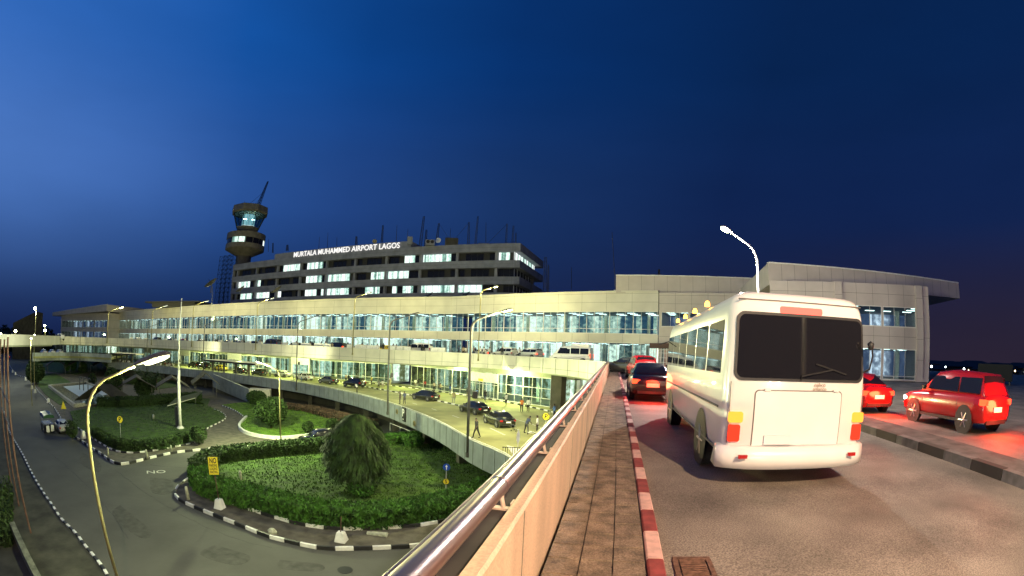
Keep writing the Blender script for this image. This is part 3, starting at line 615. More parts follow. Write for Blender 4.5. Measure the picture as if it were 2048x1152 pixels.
lit = [[(556, 600), (606, 640), (668, 671), (800, 825), (829, 899), (905, 907), (986, 1013)],
       [(474, 497), (508, 514), (605, 637), (645, 690), (733, 753), (758, 808), (893, 896), (906, 919)],
       [(481, 503), (509, 538), (550, 562), (604, 634), (641, 692), (731, 741), (742, 753), (784, 794), (797, 820), (829, 896), (902, 956)]]
for fi, (z0, z1) in enumerate(((34.5, 36.9), (30.1, 32.5), (25.9, 28.1))):
    s = 0.3; bi = 0
    while s < OL - 2:
        w = 4.6 if bi == 0 else 10.2; e = min(s + w, OL - .3)
        M = MB(); n = 6 if bi else 3
        for k in range(n):
            a = s + (e - s) * k / n; b = s + (e - s) * (k + 1) / n; c = (a + b) / 2
            cp = OF[0] + OF[2] * c; px = None
            on = any(sfor(x0) > c > sfor(x1) for x0, x1 in [(l[0] + 0, l[1]) for l in lit[fi]])
            M.mat(1 if on else (2 if (k + bi * 3 + fi) % 4 == 0 else 0)); wbox(M, OF, a + .02, b - .02, z0, z1, -1.5, -1.45)
            M.mat(3); wbox(M, OF, b - .06, b + .0, z0, z1, -1.44, -1.36)
        M.build('window', [ODIM, OLIT, OCUR, DARKM], T)
        M = MB(); wbox(M, OF, e + .02, e + .75, z0, z1, -1.9, -.5); M.build('pillar', OFFC, T)
        s = e + .77; bi += 1
# short end facing right
G = lay((0, 114), (8, 138)); SF = G
M = MB()
for z0, z1 in bands: wbox(M, SF, .2, 24, z0 + .01, z1 - .01, -6, 1.2)
M.build('end_bands', OFFC, T)
for (z0, z1), mm_ in zip(((34.5, 36.9), (30.1, 32.5), (25.9, 28.1)), (OLIT, ODIM, ODIM)):
    M = MB(); wbox(M, SF, .6, 20, z0, z1, -.6, -.5); M.mat(1)
    for k in range(8): wbox(M, SF, .6 + k * 2.6, .8 + k * 2.6, z0, z1, -.5, -.35)
    M.build('end_window', [mm_, OFFC], T)
M = MB(); wbox(M, OF, 30.5, 84, 39.1, 41.0, -9, -.4); M.build('sign_wall', OFFC, T)
M = MB(); wbox(M, OF, -.5, OL + 6, 20.9, 23.6, -14, -.5); M.build('podium', OFFC, T)
M = MB(); M.mat(0); wbox(M, OF, 0, OL, 20, 39, -14.5, -13); M.build('back_wall', DARKC, T)
a_, b_, u_, n_, _ = OF
sL, sR = sfor(588, 508), sfor(800, 486); c = a_ + u_ * (sL + sR) / 2 + n_ * .1
Ts = thing('roof_sign', (c.x, c.y, 39.3), 'long row of lit white capital letters spelling the airport name on the office roof wall', 'sign')
Mx = Matrix((-u_, Vector((0, 0, 1)), n_)).transposed().to_4x4(); Mx.translation = (c.x, c.y, 39.75)
o = text_obj('lettering', 'MURTALA MUHAMMED AIRPORT LAGOS', 2.35, Mx, emis('letters_lit', (1, .97, .92), 1.15), Ts, ext=.05, width=(sL - sR), bold=.028)
# ================================================================== CONTROL TOWER
tb = hd(489, 500, 192); tx, ty = tb.x, tb.y; k_ = 192 / 158
zz = lambda z: CAMZ + (z) * k_
T = thing('control_tower', (tx, ty, 0), 'round concrete control tower with a lit glazed cabin and a leaning mast', 'tower')
M = MB(); M.lathe([(3.48, 0), (3.48, zz(29.5))], 24, (tx, ty, 0)); M.build('shaft', TOWC, T, smooth=True)
M = MB(); M.lathe([(3.60, zz(29.3)), (7.66, zz(30.9)), (8.93, zz(31.4)), (8.93, zz(33.0)), (8.47, zz(33.01)), (8.47, zz(34.9)), (8.93, zz(34.91)), (8.93, zz(36.9)), (4.52, zz(37.1)), (4.18, zz(38.2))], 40, (tx, ty, 0)); M.build('drum', TOWC, T)
toC = Vector((-tx, -ty, 0)).normalized(); base_a = math.atan2(toC.y, toC.x)
for k in range(16):
    a0 = base_a + (k - 8) * math.pi / 8; M = MB()
    ring = []
    for j in range(4):
        a = a0 + j * math.pi / 8 / 3 * .9; ring.append([Vector((tx + r * math.cos(a), ty + r * math.sin(a), z)) for r, z in ((8.58, zz(33.02)), (8.58, zz(34.89)), (8.49, zz(34.89)), (8.49, zz(33.02)))])
    M.loft(ring); M.build('drum_window', OLIT if k in (6, 7, 11) else ODIM, T)
M = MB(); nS = 8
def octa(r, z, rot=0): return [Vector((tx + r * math.cos(base_a + R(22) + rot + i * 2 * math.pi / nS), ty + r * math.sin(base_a + R(22) + rot + i * 2 * math.pi / nS), z)) for i in range(nS)]
M.loft([octa(4.51, zz(38.0)), octa(5.32, zz(39.0)), octa(5.56, zz(39.4))]); M.build('cabin_base', TOWC, T)
M = MB(); M.loft([octa(7.87, zz(44.2)), octa(8.80, zz(44.6)), octa(8.45, zz(46.8))]); M.build('cabin_roof', TOWC, T)
for i in range(nS):
    M = MB(); lo, hi = octa(5.50, zz(39.6)), octa(7.75, zz(44.2)); l2, h2 = octa(5.38, zz(39.6)), octa(7.65, zz(44.2)); j = (i + 1) % nS
    M.loft([[lo[i], lo[j], l2[j], l2[i]], [hi[i], hi[j], h2[j], h2[i]]]); M.build('cabin_window', glass('cabin_glass', (.6, .8, .85), .1), T)
    M = MB(); M.tube([lo[i], hi[i]], .14, 6); M.tube([lo[i].lerp(lo[j], .5), hi[i].lerp(hi[j], .5)], .07, 6); M.build('mullion', DARKM, T)
M = MB(); M.lathe([(3.02, zz(39.5)), (3.02, zz(44.0))], 12, (tx, ty, 0)); M.build('cabin_core', room_mat('room_cabin', [(0, (.05, .1, .1)), (.5, (.3, .55, .6)), (1, (.8, 1, 1))], scale=1.2, seed=4, gain=.9), T)
for q in (-2.3, -1.2, 1.6, 2.4):
    p = Vector((tx, ty, zz(42.0))) + toC * 3.2 + Vector((toC.y, -toC.x, 0)) * -q; M = MB(); M.lathe([(.0, -.3), (.3, -.1), (.3, .1), (0, .3)], 8, p); M.build('cabin_lamp', emis('cabin_lamp', (.85, 1, 1), 25), T)
def lattice(M, a, b, w0, w1, n, r):
    a = Vector(a); b = Vector(b)
    C = [(-1, -1), (1, -1), (1, 1), (-1, 1)]; prev = None
    for i in range(n + 1):
        f = i / n; c = a.lerp(b, f); w = (w0 + (w1 - w0) * f) / 2; cur = [c + Vector((x * w, y * w, 0)) for x, y in C]
        for k in range(4):
            M.tube([cur[k], cur[(k + 1) % 4]], r * .7, 4, False)
            if prev: M.tube([prev[k], cur[k]], r, 4, False); M.tube([prev[k], cur[(k + 1) % 4]], r * .6, 4, False)
        prev = cur
M = MB(); rgt = Vector((-toC.y, toC.x, 0))
lattice(M, (tx + 3, ty + 1, zz(46.7)), (tx + 5.6, ty + 2, zz(57)), 1.3, .4, 10, .09)
M.tube([(tx + 4.6, ty + 1.6, zz(53)), (tx - 3, ty - 1, zz(46.7))], .06, 4); M.tube([(tx + 3.6, ty + 1.6, zz(51)), (tx + .2, ty, zz(46.8))], .04, 4); M.tube([(tx - 4, ty, zz(46.5)), (tx - 4.2, ty, zz(50))], .05, 4); M.build('mast', DARKM, T)
sc = hd(456, 560, 188)
T = thing('lattice_tower', (sc.x, sc.y, 0), 'openwork steel scaffold tower standing at the foot of the control tower', 'tower')
M = MB()
for q in (-5.5, -2.5, .5): lattice(M, Vector((sc.x + q, sc.y - q * .2, 8)), Vector((sc.x + q + .8, sc.y - q * .2, CAMZ + 35)), 2.9, 2.5, 20, .075)
M.build('frame', DARKM, T)
# ================================================================== STREET LAMPS
def edge_hit(x, y, pts, guess=None):
    v = ray(x, y); best = None
    P = smooth_line(pts, 3)
    for a, b in zip(P, P[1:]):
        ex, ey = b.x - a.x, b.y - a.y; det = v.x * -ey + ex * v.y
        if abs(det) < 1e-9: continue
        t = (a.x * -ey + ex * a.y) / det; s_ = (v.x * a.y - v.y * a.x) / det * -1
        s_ = ((v.x * t - a.x) * ex + (v.y * t - a.y) * ey) / (ex * ex + ey * ey)
        if t > 0 and -0.001 <= s_ <= 1.001:
            if best is None or t < best[0]: best = (t,)
    return Vector((v.x * best[0], v.y * best[0], 0)) if best else None
def street_lamp(base, h, arm, rad, mt_, label, lit=None, power=0, head=0.9, group=None, hr=.11, adir=None, rise=.8, col=(1.0, .93, .42), glare=None):
    T = thing('street_lamp', tuple(base), label, 'street lamp', group); b = Vector(base)
    d = Vector(adir).normalized() if adir is not None else Vector((b.y, -b.x, 0)).normalized()
    M = MB(); top = b + Vector((0, 0, h))
    pts = [b, b + Vector((0, 0, h * .5)), top - Vector((0, 0, rise * 1.4))]
    for k in range(1, 7):
        a = k / 6 * math.pi / 2 * .86; pts.append(top - Vector((0, 0, rise * 1.4)) + Vector((0, 0, math.sin(a) * rise)) + d * (1 - math.cos(a)) * rise)
    e = pts[-1]; end = e + d * (arm - rise) + Vector((0, 0, (arm - rise) * .36)); pts.append(end)
    n = len(pts); M.tube(pts, [rad * (1 - .45 * i / (n - 1)) for i in range(n)], 12); M.build('pole', mt_, T, smooth=True)
    M = MB(); M.tube([b, b + Vector((0, 0, .35))], rad * 1.5, 10); M.build('base_sleeve', mt_, T)
    dd = (d + Vector((0, 0, .30))).normalized(); sd = d.cross(Vector((0, 0, 1))); upv = sd.cross(dd)
    M = MB(); rr = []
    for f, w, hh in ((0, .4, .5), (.12, .75, .8), (.5, 1.0, 1.0), (.85, .95, .9), (1.0, .45, .4)):
        c = end + dd * head * f; ring = []
        for a in range(10):
            an = a / 9 * math.pi; ring.append(c + sd * math.cos(an) * hr * w + upv * math.sin(an) * hr * .9 * hh)
        rr.append(ring)
    M.loft(rr); hd_ = M.build('lamp_head', mt_ if mt_ is not POLEY else POLED, T, smooth=True)
    if lit:
        M = MB(); rr = []
        for f, w in ((.30, .6), (.42, .95), (.8, .95), (.95, .6)):
            c = end + dd * head * f; rr.append([c + sd * math.cos(a / 9 * math.pi) * hr * .9 * w - upv * (.01 + math.sin(a / 9 * math.pi) * hr * .6 * w) for a in range(10)])
        M.loft(rr); M.build('lamp_lens', lit, T)
        if power:
            c = end + dd * head * .75 - Vector((0, 0, hr * 3.2)); light('lamp_light', c, col, power, T, r=.12)
    return T
# foreground lamp
base = at(268, 1250, 0); base = Vector((base.x, base.y, 0)); dF = base.xy.length
tp = hd(187, 800, dF); hd0 = hd(300, 712, dF * .95)
street_lamp(base, CAMZ - .50, 2.55, .078, POLEY, 'tall cream lamp post in the foreground with a curved arm and a large lit head', emis('lamp_near', (1, 1, .6), 5), 4600, head=1.45, hr=.2, adir=(hd0 - hd(215, 740, dF)).to_3d() * Vector((1, 1, 0)), rise=1.6, col=(.95, 1, .55))
def lamp_px(xb, zb, pts, ytop, **k):
    p = edge_hit(xb, 700, pts); p.z = zb; h = hd(xb, ytop, p.xy.length).z - zb
    return p, h
# arrivals parapet lamps (dark poles)
ARL = [(941, 625, 'dark lamp post on the arrivals parapet nearest the ramp with a glowing yellow head', True), (778, 632, 'dark lamp post on the arrivals parapet behind the big P sign', False), (594, 637, 'dark lamp post on the arrivals parapet beside the row of parked taxis', False),
       (407, 645, 'dark lamp post rising by the passenger shelter over the arrivals parapet', False), (294, 650, 'slim lamp post behind the head of the foreground lamp', False), (160, 655, 'smallest dark lamp post on the far arrivals parapet near the far wing', False)]
for i, (x, y, lb, on) in enumerate(ARL):
    p, h = lamp_px(x, 2.6, ARP if x > 200 else [(q.x, q.y) for q in FARP], y)
    q = p * .996; q.z = 2.6
    T = street_lamp(q, h, 2.2 + i * .35, .11, POLED, lb, LAMPY if on else None, 9000 if on else 0, head=1.0 + .15 * i, hr=.13 + .02 * i, rise=.9, adir=(p.y, -p.x, 0), group='lamp posts on the arrivals parapet')
    c = q + Vector((0, 0, 4.6)); dq = Vector((p.y, -p.x, 0)).normalized()
    if x > 300:
        F2 = thing('floodlight', tuple(c + dq * .25), ['small black floodlight clamped to the nearest arrivals lamp post', 'small black floodlight on the lamp post behind the P sign', 'small black floodlight on the post beside the parked taxis', 'small black floodlight on the post by the passenger shelter'][i], 'floodlight')
        M = MB(); M.box(c + dq * .42 + Vector((0, 0, .1)), (.32, .3, .5), rz=.4); M.build('housing', DARKM, F2)
        M = MB(); M.tube([c, c + dq * .3], .04, 6); M.build('bracket', DARKM, F2)
# deck edge lamps (cream poles standing on the fascia)
DKL = [(957, 575, 722), (705, 588, 706), (511, 600, 697), (383, 606, 689), (302, 616, 685), (213.6, 620, 680)]
DLB = ['cream lamp post on the deck edge with a bright yellow head', 'cream lamp post on the deck edge below the middle of the office sign', 'cream lamp post on the deck edge below the left end of the office block', 'cream lamp post on the deck edge just left of the white mast', 'thin cream lamp post on the deck edge left of the pale mast', 'cream lamp post with a starry yellow head at the far wing']
for i, (x, y, yb) in enumerate(DKL):
    p = edge_hit(x, 700, EDGE); q = p * .997; q.z = 9.0
    h = hd(x, y, q.xy.length).z - 9.0
    lit = i in (0, 5)
    street_lamp(q, h, 1.9 + i * .3, .085 + .01 * i, POLEY, DLB[i], LAMPY if lit else emis('lamp_dim', (.8, .85, .6), 1.2), 6000 if lit else 3800, head=.9 + .25 * i, hr=.14 + .05 * i, rise=.8, adir=(p.y, -p.x, 0) if i < 4 else (p.y, -p.x, 0), group='cream lamp posts on the deck edge')
# garden lamps
b = at(563, 905, 0.1); street_lamp(b, hd(557, 733, b.xy.length).z, 1.8, .075, POLEY, 'slim lamp post in the garden with a glowing head over the round shrub', LAMPW, 13000, head=.8, hr=.13, adir=(-1, -.5, 0), rise=.7, col=(.9, 1, .5))
# white mast
b = at(361, 857, .2)
T = thing('mast', tuple(b), 'tall tapering white mast standing on the dark lawn', 'mast')
h = hd(363.7, 600, b.xy.length).z
M = MB(); M.tube([b, b + Vector((0, 0, h * .45))], [.24, .20], 12); M.tube([b + Vector((0, 0, h * .45)), b + Vector((0, 0, h))], [.14, .07], 12); M.build('pole', WHITE, T, smooth=True)
M = MB(); M.lathe([(.5, 0), (.5, .12), (.3, .3)], 12, b); M.build('base_plate', WHITE, T)
M = MB(); M.box(b + Vector((0, 0, h * .52)), (.7, .1, .12)); M.build('crossbar', POLED, T)
M = MB(); M.box(b + Vector((-.62, .2, 1.3)), (.5, .5, 2.4)); M.build('control_box', POLED, T)
# lamp over the ramp on the right
b = Vector((hd(1517, 680, 27).x, hd(1517, 680, 27).y, 8.85)); h = hd(1511, 478, 27).z - 8.85
street_lamp(b, h + .1, 2.5, .10, POLEG, 'tall steel lamp post behind the bus with a dazzling greenish head', emis('lamp_dazzle', (.9, 1, .6), 90), 9000, head=.9, hr=.2, adir=hd(1452, 458, 25) - hd(1510, 470, 27), rise=1.2, col=(1, .93, .84))
# distant lamps at the left end
for i, (x, yb, yt, d, s_, lb) in enumerate([(70, 671, 617, 120, 1.0, 'tall far lamp post with a starry head left of the far wing'), (90, 672, 661, 150, .8, 'pair of glaring lamps low behind the far viaduct'), (89.5, 672, 651, 200, .6, 'small upper lamp just above the glaring pair'), (31, 671, 662, 210, .8, 'far small lamp in front of the dark hangar'), (69, 760, 671, 100, .6, 'lamp glowing right at the top edge of the far viaduct'), (62, 727, 677, 78, .5, 'lamp on a cream post in front of the far viaduct'), (1, 720, 668, 110, .8, 'lamp at the very left edge of the view')]):
    b = hd(x, 672, d); z0 = 0 if yb > 700 else 8.0; b.z = z0; top = hd(x, yt, d)
    T = thing('street_lamp', tuple(b), lb, 'street lamp')
    M = MB(); M.tube([b, (b.x, b.y, top.z)], .12 * d / 100, 6); M.build('pole', POLEY, T)
    M = MB(); r = .42 * s_ * d / 100; M.lathe([(0, -r * .7), (r, -r * .2), (r, r * .2), (0, r * .7)], 10, top); M.build('lamp_head', emis('far_lamp', (.95, 1, .6), 60), T)
    if i in (0, 4, 5, 6): light('lamp_light', top - Vector((0, 0, .8)), (.95, 1, .7), (6000, 0, 0, 0, 1800, 2200, 3500)[i], T, r=.3)
# soffit lights under the deck over the arrivals road
for i, (x, y) in enumerate([(0, 63), (-9.5, 73.5), (-20, 80), (-33, 85), (-48, 88), (-66, 92.5), (-88, 98)]):
    T = thing('ceiling_light', (x, y, 8.0), ['round light in the soffit over the glazed entrance', 'round light in the soffit beside the white entrance header', 'brightest green tinted light in the viaduct soffit', 'soffit light above the silver taxis', 'soffit light above the shelter', 'soffit light behind the left lamp posts', 'farthest light under the viaduct soffit'][i], 'light', 'lights under the viaduct')
    M = MB(); M.lathe([(.3, 0), (.36, .05), (.36, .16), (.0, .18)], 12, (x, y, 7.95)); M.build('housing', WHITE, T)
    M = MB(); M.lathe([(.0, -.02), (.26, -.01), (.26, .0)], 12, (x, y, 7.95)); M.build('diffuser', emis('soffit_lamp', (.85, 1, .6), 20), T)
    light('lamp_light', (x, y, 7.7), (.86, 1.0, .36), 3800, T, r=.25)
# ================================================================== VEHICLES
PAINT = {}
def paint(n, c, r=.25, coat=.6): 
    if n not in PAINT: PAINT[n] = mat('paint_' + n, c, r, coat=coat, spec=.6)
    return PAINT[n]
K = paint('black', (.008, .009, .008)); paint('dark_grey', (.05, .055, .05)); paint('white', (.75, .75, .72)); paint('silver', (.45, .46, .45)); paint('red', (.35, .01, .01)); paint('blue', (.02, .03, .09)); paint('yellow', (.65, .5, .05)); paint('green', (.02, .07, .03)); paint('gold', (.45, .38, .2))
def hull(M, secs):                       # (x, zlow, zbelt, halfwidth)
    rings = []
    for x, zl, zb, w in secs:
        h = zb - zl
        rings.append([Vector((x, y, z)) for y, z in ((-w * .86, zl), (-w * .98, zl + h * .18), (-w, zl + h * .5), (-w * .97, zl + h * .85), (-w * .88, zb), (0, zb + .02), (w * .88, zb), (w * .97, zl + h * .85), (w, zl + h * .5), (w * .98, zl + h * .18), (w * .86, zl))])
    M.loft(rings)
SHAPES = {
 'sedan': dict(L=4.6, secs=[(-2.3, .42, .78, .60), (-2.24, .28, .94, .80), (-1.9, .22, 1.0, .87), (-1.2, .2, .98, .89), (0, .2, .94, .90), (1.0, .2, .92, .89), (1.6, .22, .84, .87), (2.1, .26, .74, .80), (2.28, .38, .62, .62)],
               gh=[(-1.85, .98, .74, .74), (-1.15, 1.42, .60, .60), (-.2, 1.47, .62, .62), (.35, 1.44, .60, .60), (1.15, .94, .76, .76)], win=[(-1.12, .36)]),
 'suv': dict(L=4.7, secs=[(-2.3, .45, .95, .74), (-2.25, .35, 1.08, .88), (-1.8, .3, 1.1, .92), (0, .3, 1.08, .93), (1.1, .3, 1.06, .92), (1.7, .32, 1.0, .90), (2.2, .36, .88, .82), (2.34, .45, .7, .64)],
             gh=[(-2.22, 1.08, .80, .80), (-1.95, 1.66, .66, .66), (-.4, 1.74, .68, .68), (.35, 1.68, .66, .66), (1.15, 1.07, .80, .80)], win=[(-1.9, .36)]),
 'van': dict(L=4.9, secs=[(-2.45, .4, 1.15, .80), (-2.42, .3, 1.2, .86), (-2.0, .28, 1.22, .88), (0, .28, 1.2, .88), (1.5, .28, 1.16, .88), (2.1, .3, 1.0, .85), (2.45, .4, .75, .70)],
             gh=[(-2.42, 1.2, .82, .82), (-2.35, 1.95, .72, .72), (0, 2.1, .74, .74), (1.0, 2.0, .72, .72), (1.95, 1.1, .80, .80)], win=[(-2.3, 1.0)]),
}
def wheel(parent, x, y, r, w=.2):
    M = MB(); s_ = 1 if y > 0 else -1; c = Vector((x, y, r)); n = 18; rr = []
    for o, q in ((-w / 2, r * .8), (-w / 2, r * .95), (-w * .35, r), (w * .35, r), (w / 2, r * .95), (w / 2, r * .68)):
        rr.append([c + Vector((q * math.cos(a * 2 * math.pi / n), s_ * o, q * math.sin(a * 2 * math.pi / n))) for a in range(n)])
    M.loft(rr); W_ = M.build('wheel', TYRE, parent)
    M = MB()
    for a in range(6): an = a * math.pi / 3; M.box(c + Vector((math.cos(an) * r * .32, s_ * (w / 2 + .005), math.sin(an) * r * .32)), (r * .62, .02, r * .16), M=None) if False else M.tube([c + Vector((0, s_ * (w / 2 + .01), 0)), c + Vector((math.cos(an) * r * .62, s_ * (w / 2 + .005), math.sin(an) * r * .62))], r * .09, 5)
    M.tube([c + Vector((0, s_ * (w / 2 - .02), 0)), c + Vector((0, s_ * (w / 2 + .03), 0))], r * .18, 8); M.build('rim', RIM, W_)
def car(kind, pn, label, pos, head, group=None, tail='dim', front='dim', cat='car', name='parked_car', sc=1.0):
    sp = SHAPES[kind]; T = thing(name, tuple(pos), label, cat, group, local=True, rz=head); T.scale = (sc,) * 3
    if kind in CARS:
        src = CARS[kind]
        for ch in KIDS[src.name]:
            c = copy_tree(ch, T)
            nm = ch.name.split('.')[0]
            if nm == 'body': c.material_slots[0].link = 'OBJECT'; c.material_slots[0].material = PAINT[pn]
            if nm == 'tail_light' : c.material_slots[0].link = 'OBJECT'; c.material_slots[0].material = RLIT if tail == 'lit' else RDIM
            if nm == 'headlight': c.material_slots[0].link = 'OBJECT'; c.material_slots[0].material = WLIT if front == 'lit' else WDIM
        return T
    gh = sp['gh']; M = MB(); hull(M, sp['secs'])
    for (xa, za, wa, _), (xb, zb, wb, _) in zip(gh, gh[1:]): pass
    zt = sp['secs'][0][2]
    rb = gh[0]; fb = gh[-1]
    rings = []
    for x, z, w, _ in gh:
        zb = min(z - .005, (rb[1] + (fb[1] - rb[1]) * (x - rb[0]) / (fb[0] - rb[0])) - .03); wl = .80 if kind != 'van' else .84
        rings.append([Vector((x, y, q)) for y, q in ((-wl, zb), (-w, z - .07) if z > 1.2 else (-w, z), (-w * .8, z), (0, z + .02), (w * .8, z), (w, z - .07) if z > 1.2 else (w, z), (wl, zb))])
    M.loft(rings)
    M.mat(1)
    wx = ((-1.42, .34), (1.38, .34)) if kind == 'sedan' else ((-1.42, .37), (1.45, .37)) if kind == 'suv' else ((-1.6, .35), (1.6, .35))
    hw = max(q[3] for q in sp['secs'])
    for x, r in wx:
        for y in (-1, 1):
            n = 14; M.add([Vector((x, y * (hw + .004), r))] + [Vector((x + (r + .06) * math.cos(a * 2 * math.pi / n), y * (hw + .004), r + (r + .06) * math.sin(a * 2 * math.pi / n))) for a in range(n)], [(0, 1 + a, 1 + (a + 1) % n) for a in range(n)])
    M.b2(sp['secs'][1][0] - .05, sp['secs'][1][0] + .05, -.6, .6, .3, .42)
    for xs_ in (-1.0, -.02, .95):
        for y in (-1, 1):
            zl, zb = .2 if kind == 'sedan' else .3, (.95 if kind == 'sedan' else 1.07 if kind == 'suv' else 1.19); w_ = hw - .008; h_ = zb - zl
            q = [(w_ * .985, zl + h_ * .2), (w_ + .003, zl + h_ * .5), (w_ * .975, zl + h_ * .84)]
            M.loft([[Vector((xs_ + d_, y * (a + o), z)) for a, z in q] for d_, o in ((-.008, .004), (.008, .004))], closed=False)
    M.b2(sp['secs'][-2][0] + .02, sp['secs'][-2][0] + .10, -.42, .42, .38, .56)
    for y in (-1, 1): M.b2(-1.0, 1.0, y * (hw - .03), y * (hw + .006), .2 if kind == 'sedan' else .3, .27 if kind == 'sedan' else .38)
    body = M.build('body', [PAINT[pn], BLACK], T, smooth=False)
    for p in body.data.polygons: p.use_smooth = p.material_index == 0
    md = None
    for x, r in wx:
        for y in (-1, 1): wheel(T, x, y * (hw - .115), r, .19)
    # glass
    def quad(nm, a, b, c, d, par=T): 
        M = MB(); n = (Vector(b) - Vector(a)).cross(Vector(c) - Vector(a)).normalized(); ctr = (Vector(a) + Vector(c)) / 2
        if n.dot(ctr - Vector((0, 0, .9))) < 0: n = -n
        q = [Vector(v) for v in (a, b, c, d)]; M.loft([[v + n * .012 for v in q], [v - n * .01 for v in q]]); return M.build(nm, CARGL, par)
    g0, g1, g2, g3, g4 = gh
    quad('rear_window', (g0[0] + .12, -g0[2] * .88, g0[1] + .09), (g0[0] + .12, g0[2] * .88, g0[1] + .09), (g1[0] - .06, g1[2] * .84, g1[1] - .05), (g1[0] - .06, -g1[2] * .84, g1[1] - .05))
    quad('windscreen', (g4[0] - .12, -g4[2] * .9, g4[1] + .07), (g4[0] - .12, g4[2] * .9, g4[1] + .07), (g3[0] + .05, g3[2] * .88, g3[1] - .04), (g3[0] + .05, -g3[2] * .88, g3[1] - .04))
    belt = (g0[1] + g4[1]) / 2 + .03
    xs = [g1[0] - .12, (g1[0] * .45 + g3[0] * .55) - .25, g3[0] + .15]
    if kind == 'van': xs = [-2.25, -1.2, -.1, 1.15]
    wl = .80 if kind != 'van' else .84
    for y in (-1, 1):
        for a, b in zip(xs, xs[1:]):
            last = b == xs[-1]; first = a == xs[0]
            ztop = min(g1[1], g3[1]) - .11; w_t = g2[2] + .005
            a0 = a - (.28 if first and kind == 'sedan' else 0); b0 = b + (.34 if last else 0)
            quad('side_window', (a0 + .04, y * (wl - .005), belt + .02), (b0 - .04, y * (wl - .005), belt + .02), (b - .04, y * w_t, ztop), (a + .04, y * w_t, ztop))
    s0 = sp['secs'][1]; s1 = sp['secs'][-2]
    for y in (-1, 1):
        M = MB()
        if kind == 'van': M.b2(s0[0] - .04, s0[0] + .1, y * .70, y * .84, .8, 1.25)
        else: M.b2(s0[0] - .05, s0[0] + .16, y * (s0[3] - .30), y * (s0[3] + .015), s0[2] - .26, s0[2] - .09)
        M.build('tail_light', RLIT if tail == 'lit' else RDIM, T, bevel=.015)
        M = MB(); M.b2(s1[0] - .18, s1[0] + .06, y * (s1[3] - .34), y * (s1[3] - .0), s1[2] - .2, s1[2] - .06); M.build('headlight', WLIT if front == 'lit' else WDIM, T, bevel=.02)
        M = MB(); M.b2(g3[0] + .35, g3[0] + .5, y * (hw - .02), y * (hw + .14), belt, belt + .13); M.build('mirror', PAINT[pn], T, bevel=.02)
    M = MB(); M.b2(s0[0] - .085, s0[0] - .05, -.25, .25, s0[1] + .28, s0[1] + .42); M.build('number_plate', PLASTW, T)
    reg(T); CARS[kind] = T
    return T
CARS = {}
def hdg(x0, y0, x1, y1, z):             # heading from one traced point to another
    a, b = at(x0, y0, z), at(x1, y1, z); return math.atan2(b.y - a.y, b.x - a.x)
dA = math.atan2(.70, -.72)
ZA = 3.205
carsA = [('sedan', 'black', (850, 800), dA + .15, 'black saloon parked alone mid road, farther from the ramp'),
         ('sedan', 'black', (948, 826), dA - .12, 'black saloon just ahead of the nearest parked car'),
         ('sedan', 'black', (997, 850), dA - .35, 'nearest black saloon on the arrivals road, its white rear plate showing'),
         ('suv', 'black', (708, 774), dA + .35, 'black estate car last in the row of parked cars'),
         ('sedan', 'dark_grey', (656, 767), dA + .4, 'dark grey saloon between the silver car and the black estate'),
         ('sedan', 'silver', (608, 760), dA + .45, 'silver saloon beside the lamp post on the arrivals road'),
         ('sedan', 'silver', (565, 754), dA + .5, 'silver saloon next to the passenger shelter'),
         ('sedan', 'dark_grey', (480, 747), dA + .5, 'grey saloon half hidden behind the shelter posts'),
         ('sedan', 'yellow', (441, 741), dA + .5, 'pale yellow saloon seen beyond the shelter'),
         ('suv', 'black', (408, 737), dA + .6, 'black jeep in the crowd right of the white mast'),
         ('suv', 'black', (388, 735), dA + .6, 'black jeep crowded close to the white mast'),
         ('sedan', 'dark_grey', (518, 750), dA + .5, 'dark saloon just right of the shelter roof end')]
for k, p, (x, y), h, lb in carsA:
    car(k, p, lb, at(x, y, ZA), h, group='cars standing on the arrivals road')
for x, y, lb in ((118, 712, 'small pale car leftmost on the far arrivals road'), (103, 711, 'second small pale car on the far arrivals road'), (87, 710.5, 'tiny pale car by the far viaduct pier')):
    p = hd(x, y, 142); p.z = FARZ + .01; car('sedan', 'silver', lb, p, 3.0, group='cars on the far arrivals road')
# departures deck traffic: cars behind the fascia
def deck_pos(x, off): 
    p = edge_hit(x, 700, EDGE); d = p.xy.length + off; q = hd(x, 700, d); q.z = 9.5; return q
DK = [('van', 'white', 838, 6, 'white minibus on the deck left of the middle lamp', 0), ('suv', 'black', 672, 8, 'dark jeep on the deck with glowing red tail lamps', 1), ('van', 'blue', 543, 8, 'dark blue van on the deck above the shelter', 0), ('sedan', 'black', 505, 9, 'black saloon on the deck left of the blue van', 0),
      ('sedan', 'white', 478, 8, 'white saloon on the deck left of the cream post', 0), ('sedan', 'black', 455, 7, 'black saloon among people at the deck kerb', 0), ('sedan', 'silver', 436, 9, 'silver saloon on the deck right of the mast', 0), ('sedan', 'yellow', 772, 6, 'yellow taxi on the deck beside the dark lamp post', 0), ('sedan', 'gold', 805, 10, 'beige car just behind the white minibus', 0),
      ('suv', 'black', 312, 9, 'dark car on the deck left of the mast', 0), ('sedan', 'black', 340, 9, 'second dark car left of the mast on the deck', 0), ('sedan', 'white', 275, 8, 'white car far along the deck', 0), ('sedan', 'red', 366, 8, 'red lit car on the deck behind the mast', 1), ('sedan', 'silver', 965, 9, 'silver car on the deck behind the nearest lamp posts', 1), ('suv', 'silver', 1010, 7, 'grey jeep on the deck near the yellow door sign', 0),
      ('suv', 'silver', 1058, 7, 'silver pickup shaped car ahead of the high roofed minibus', 1), ('sedan', 'black', 590, 9, 'low black saloon above the silver taxis', 0), ('sedan', 'gold', 720, 9, 'beige saloon among the crowd on the deck', 0), ('sedan', 'white', 400, 9, 'white saloon right behind the dark lamp post', 0)]
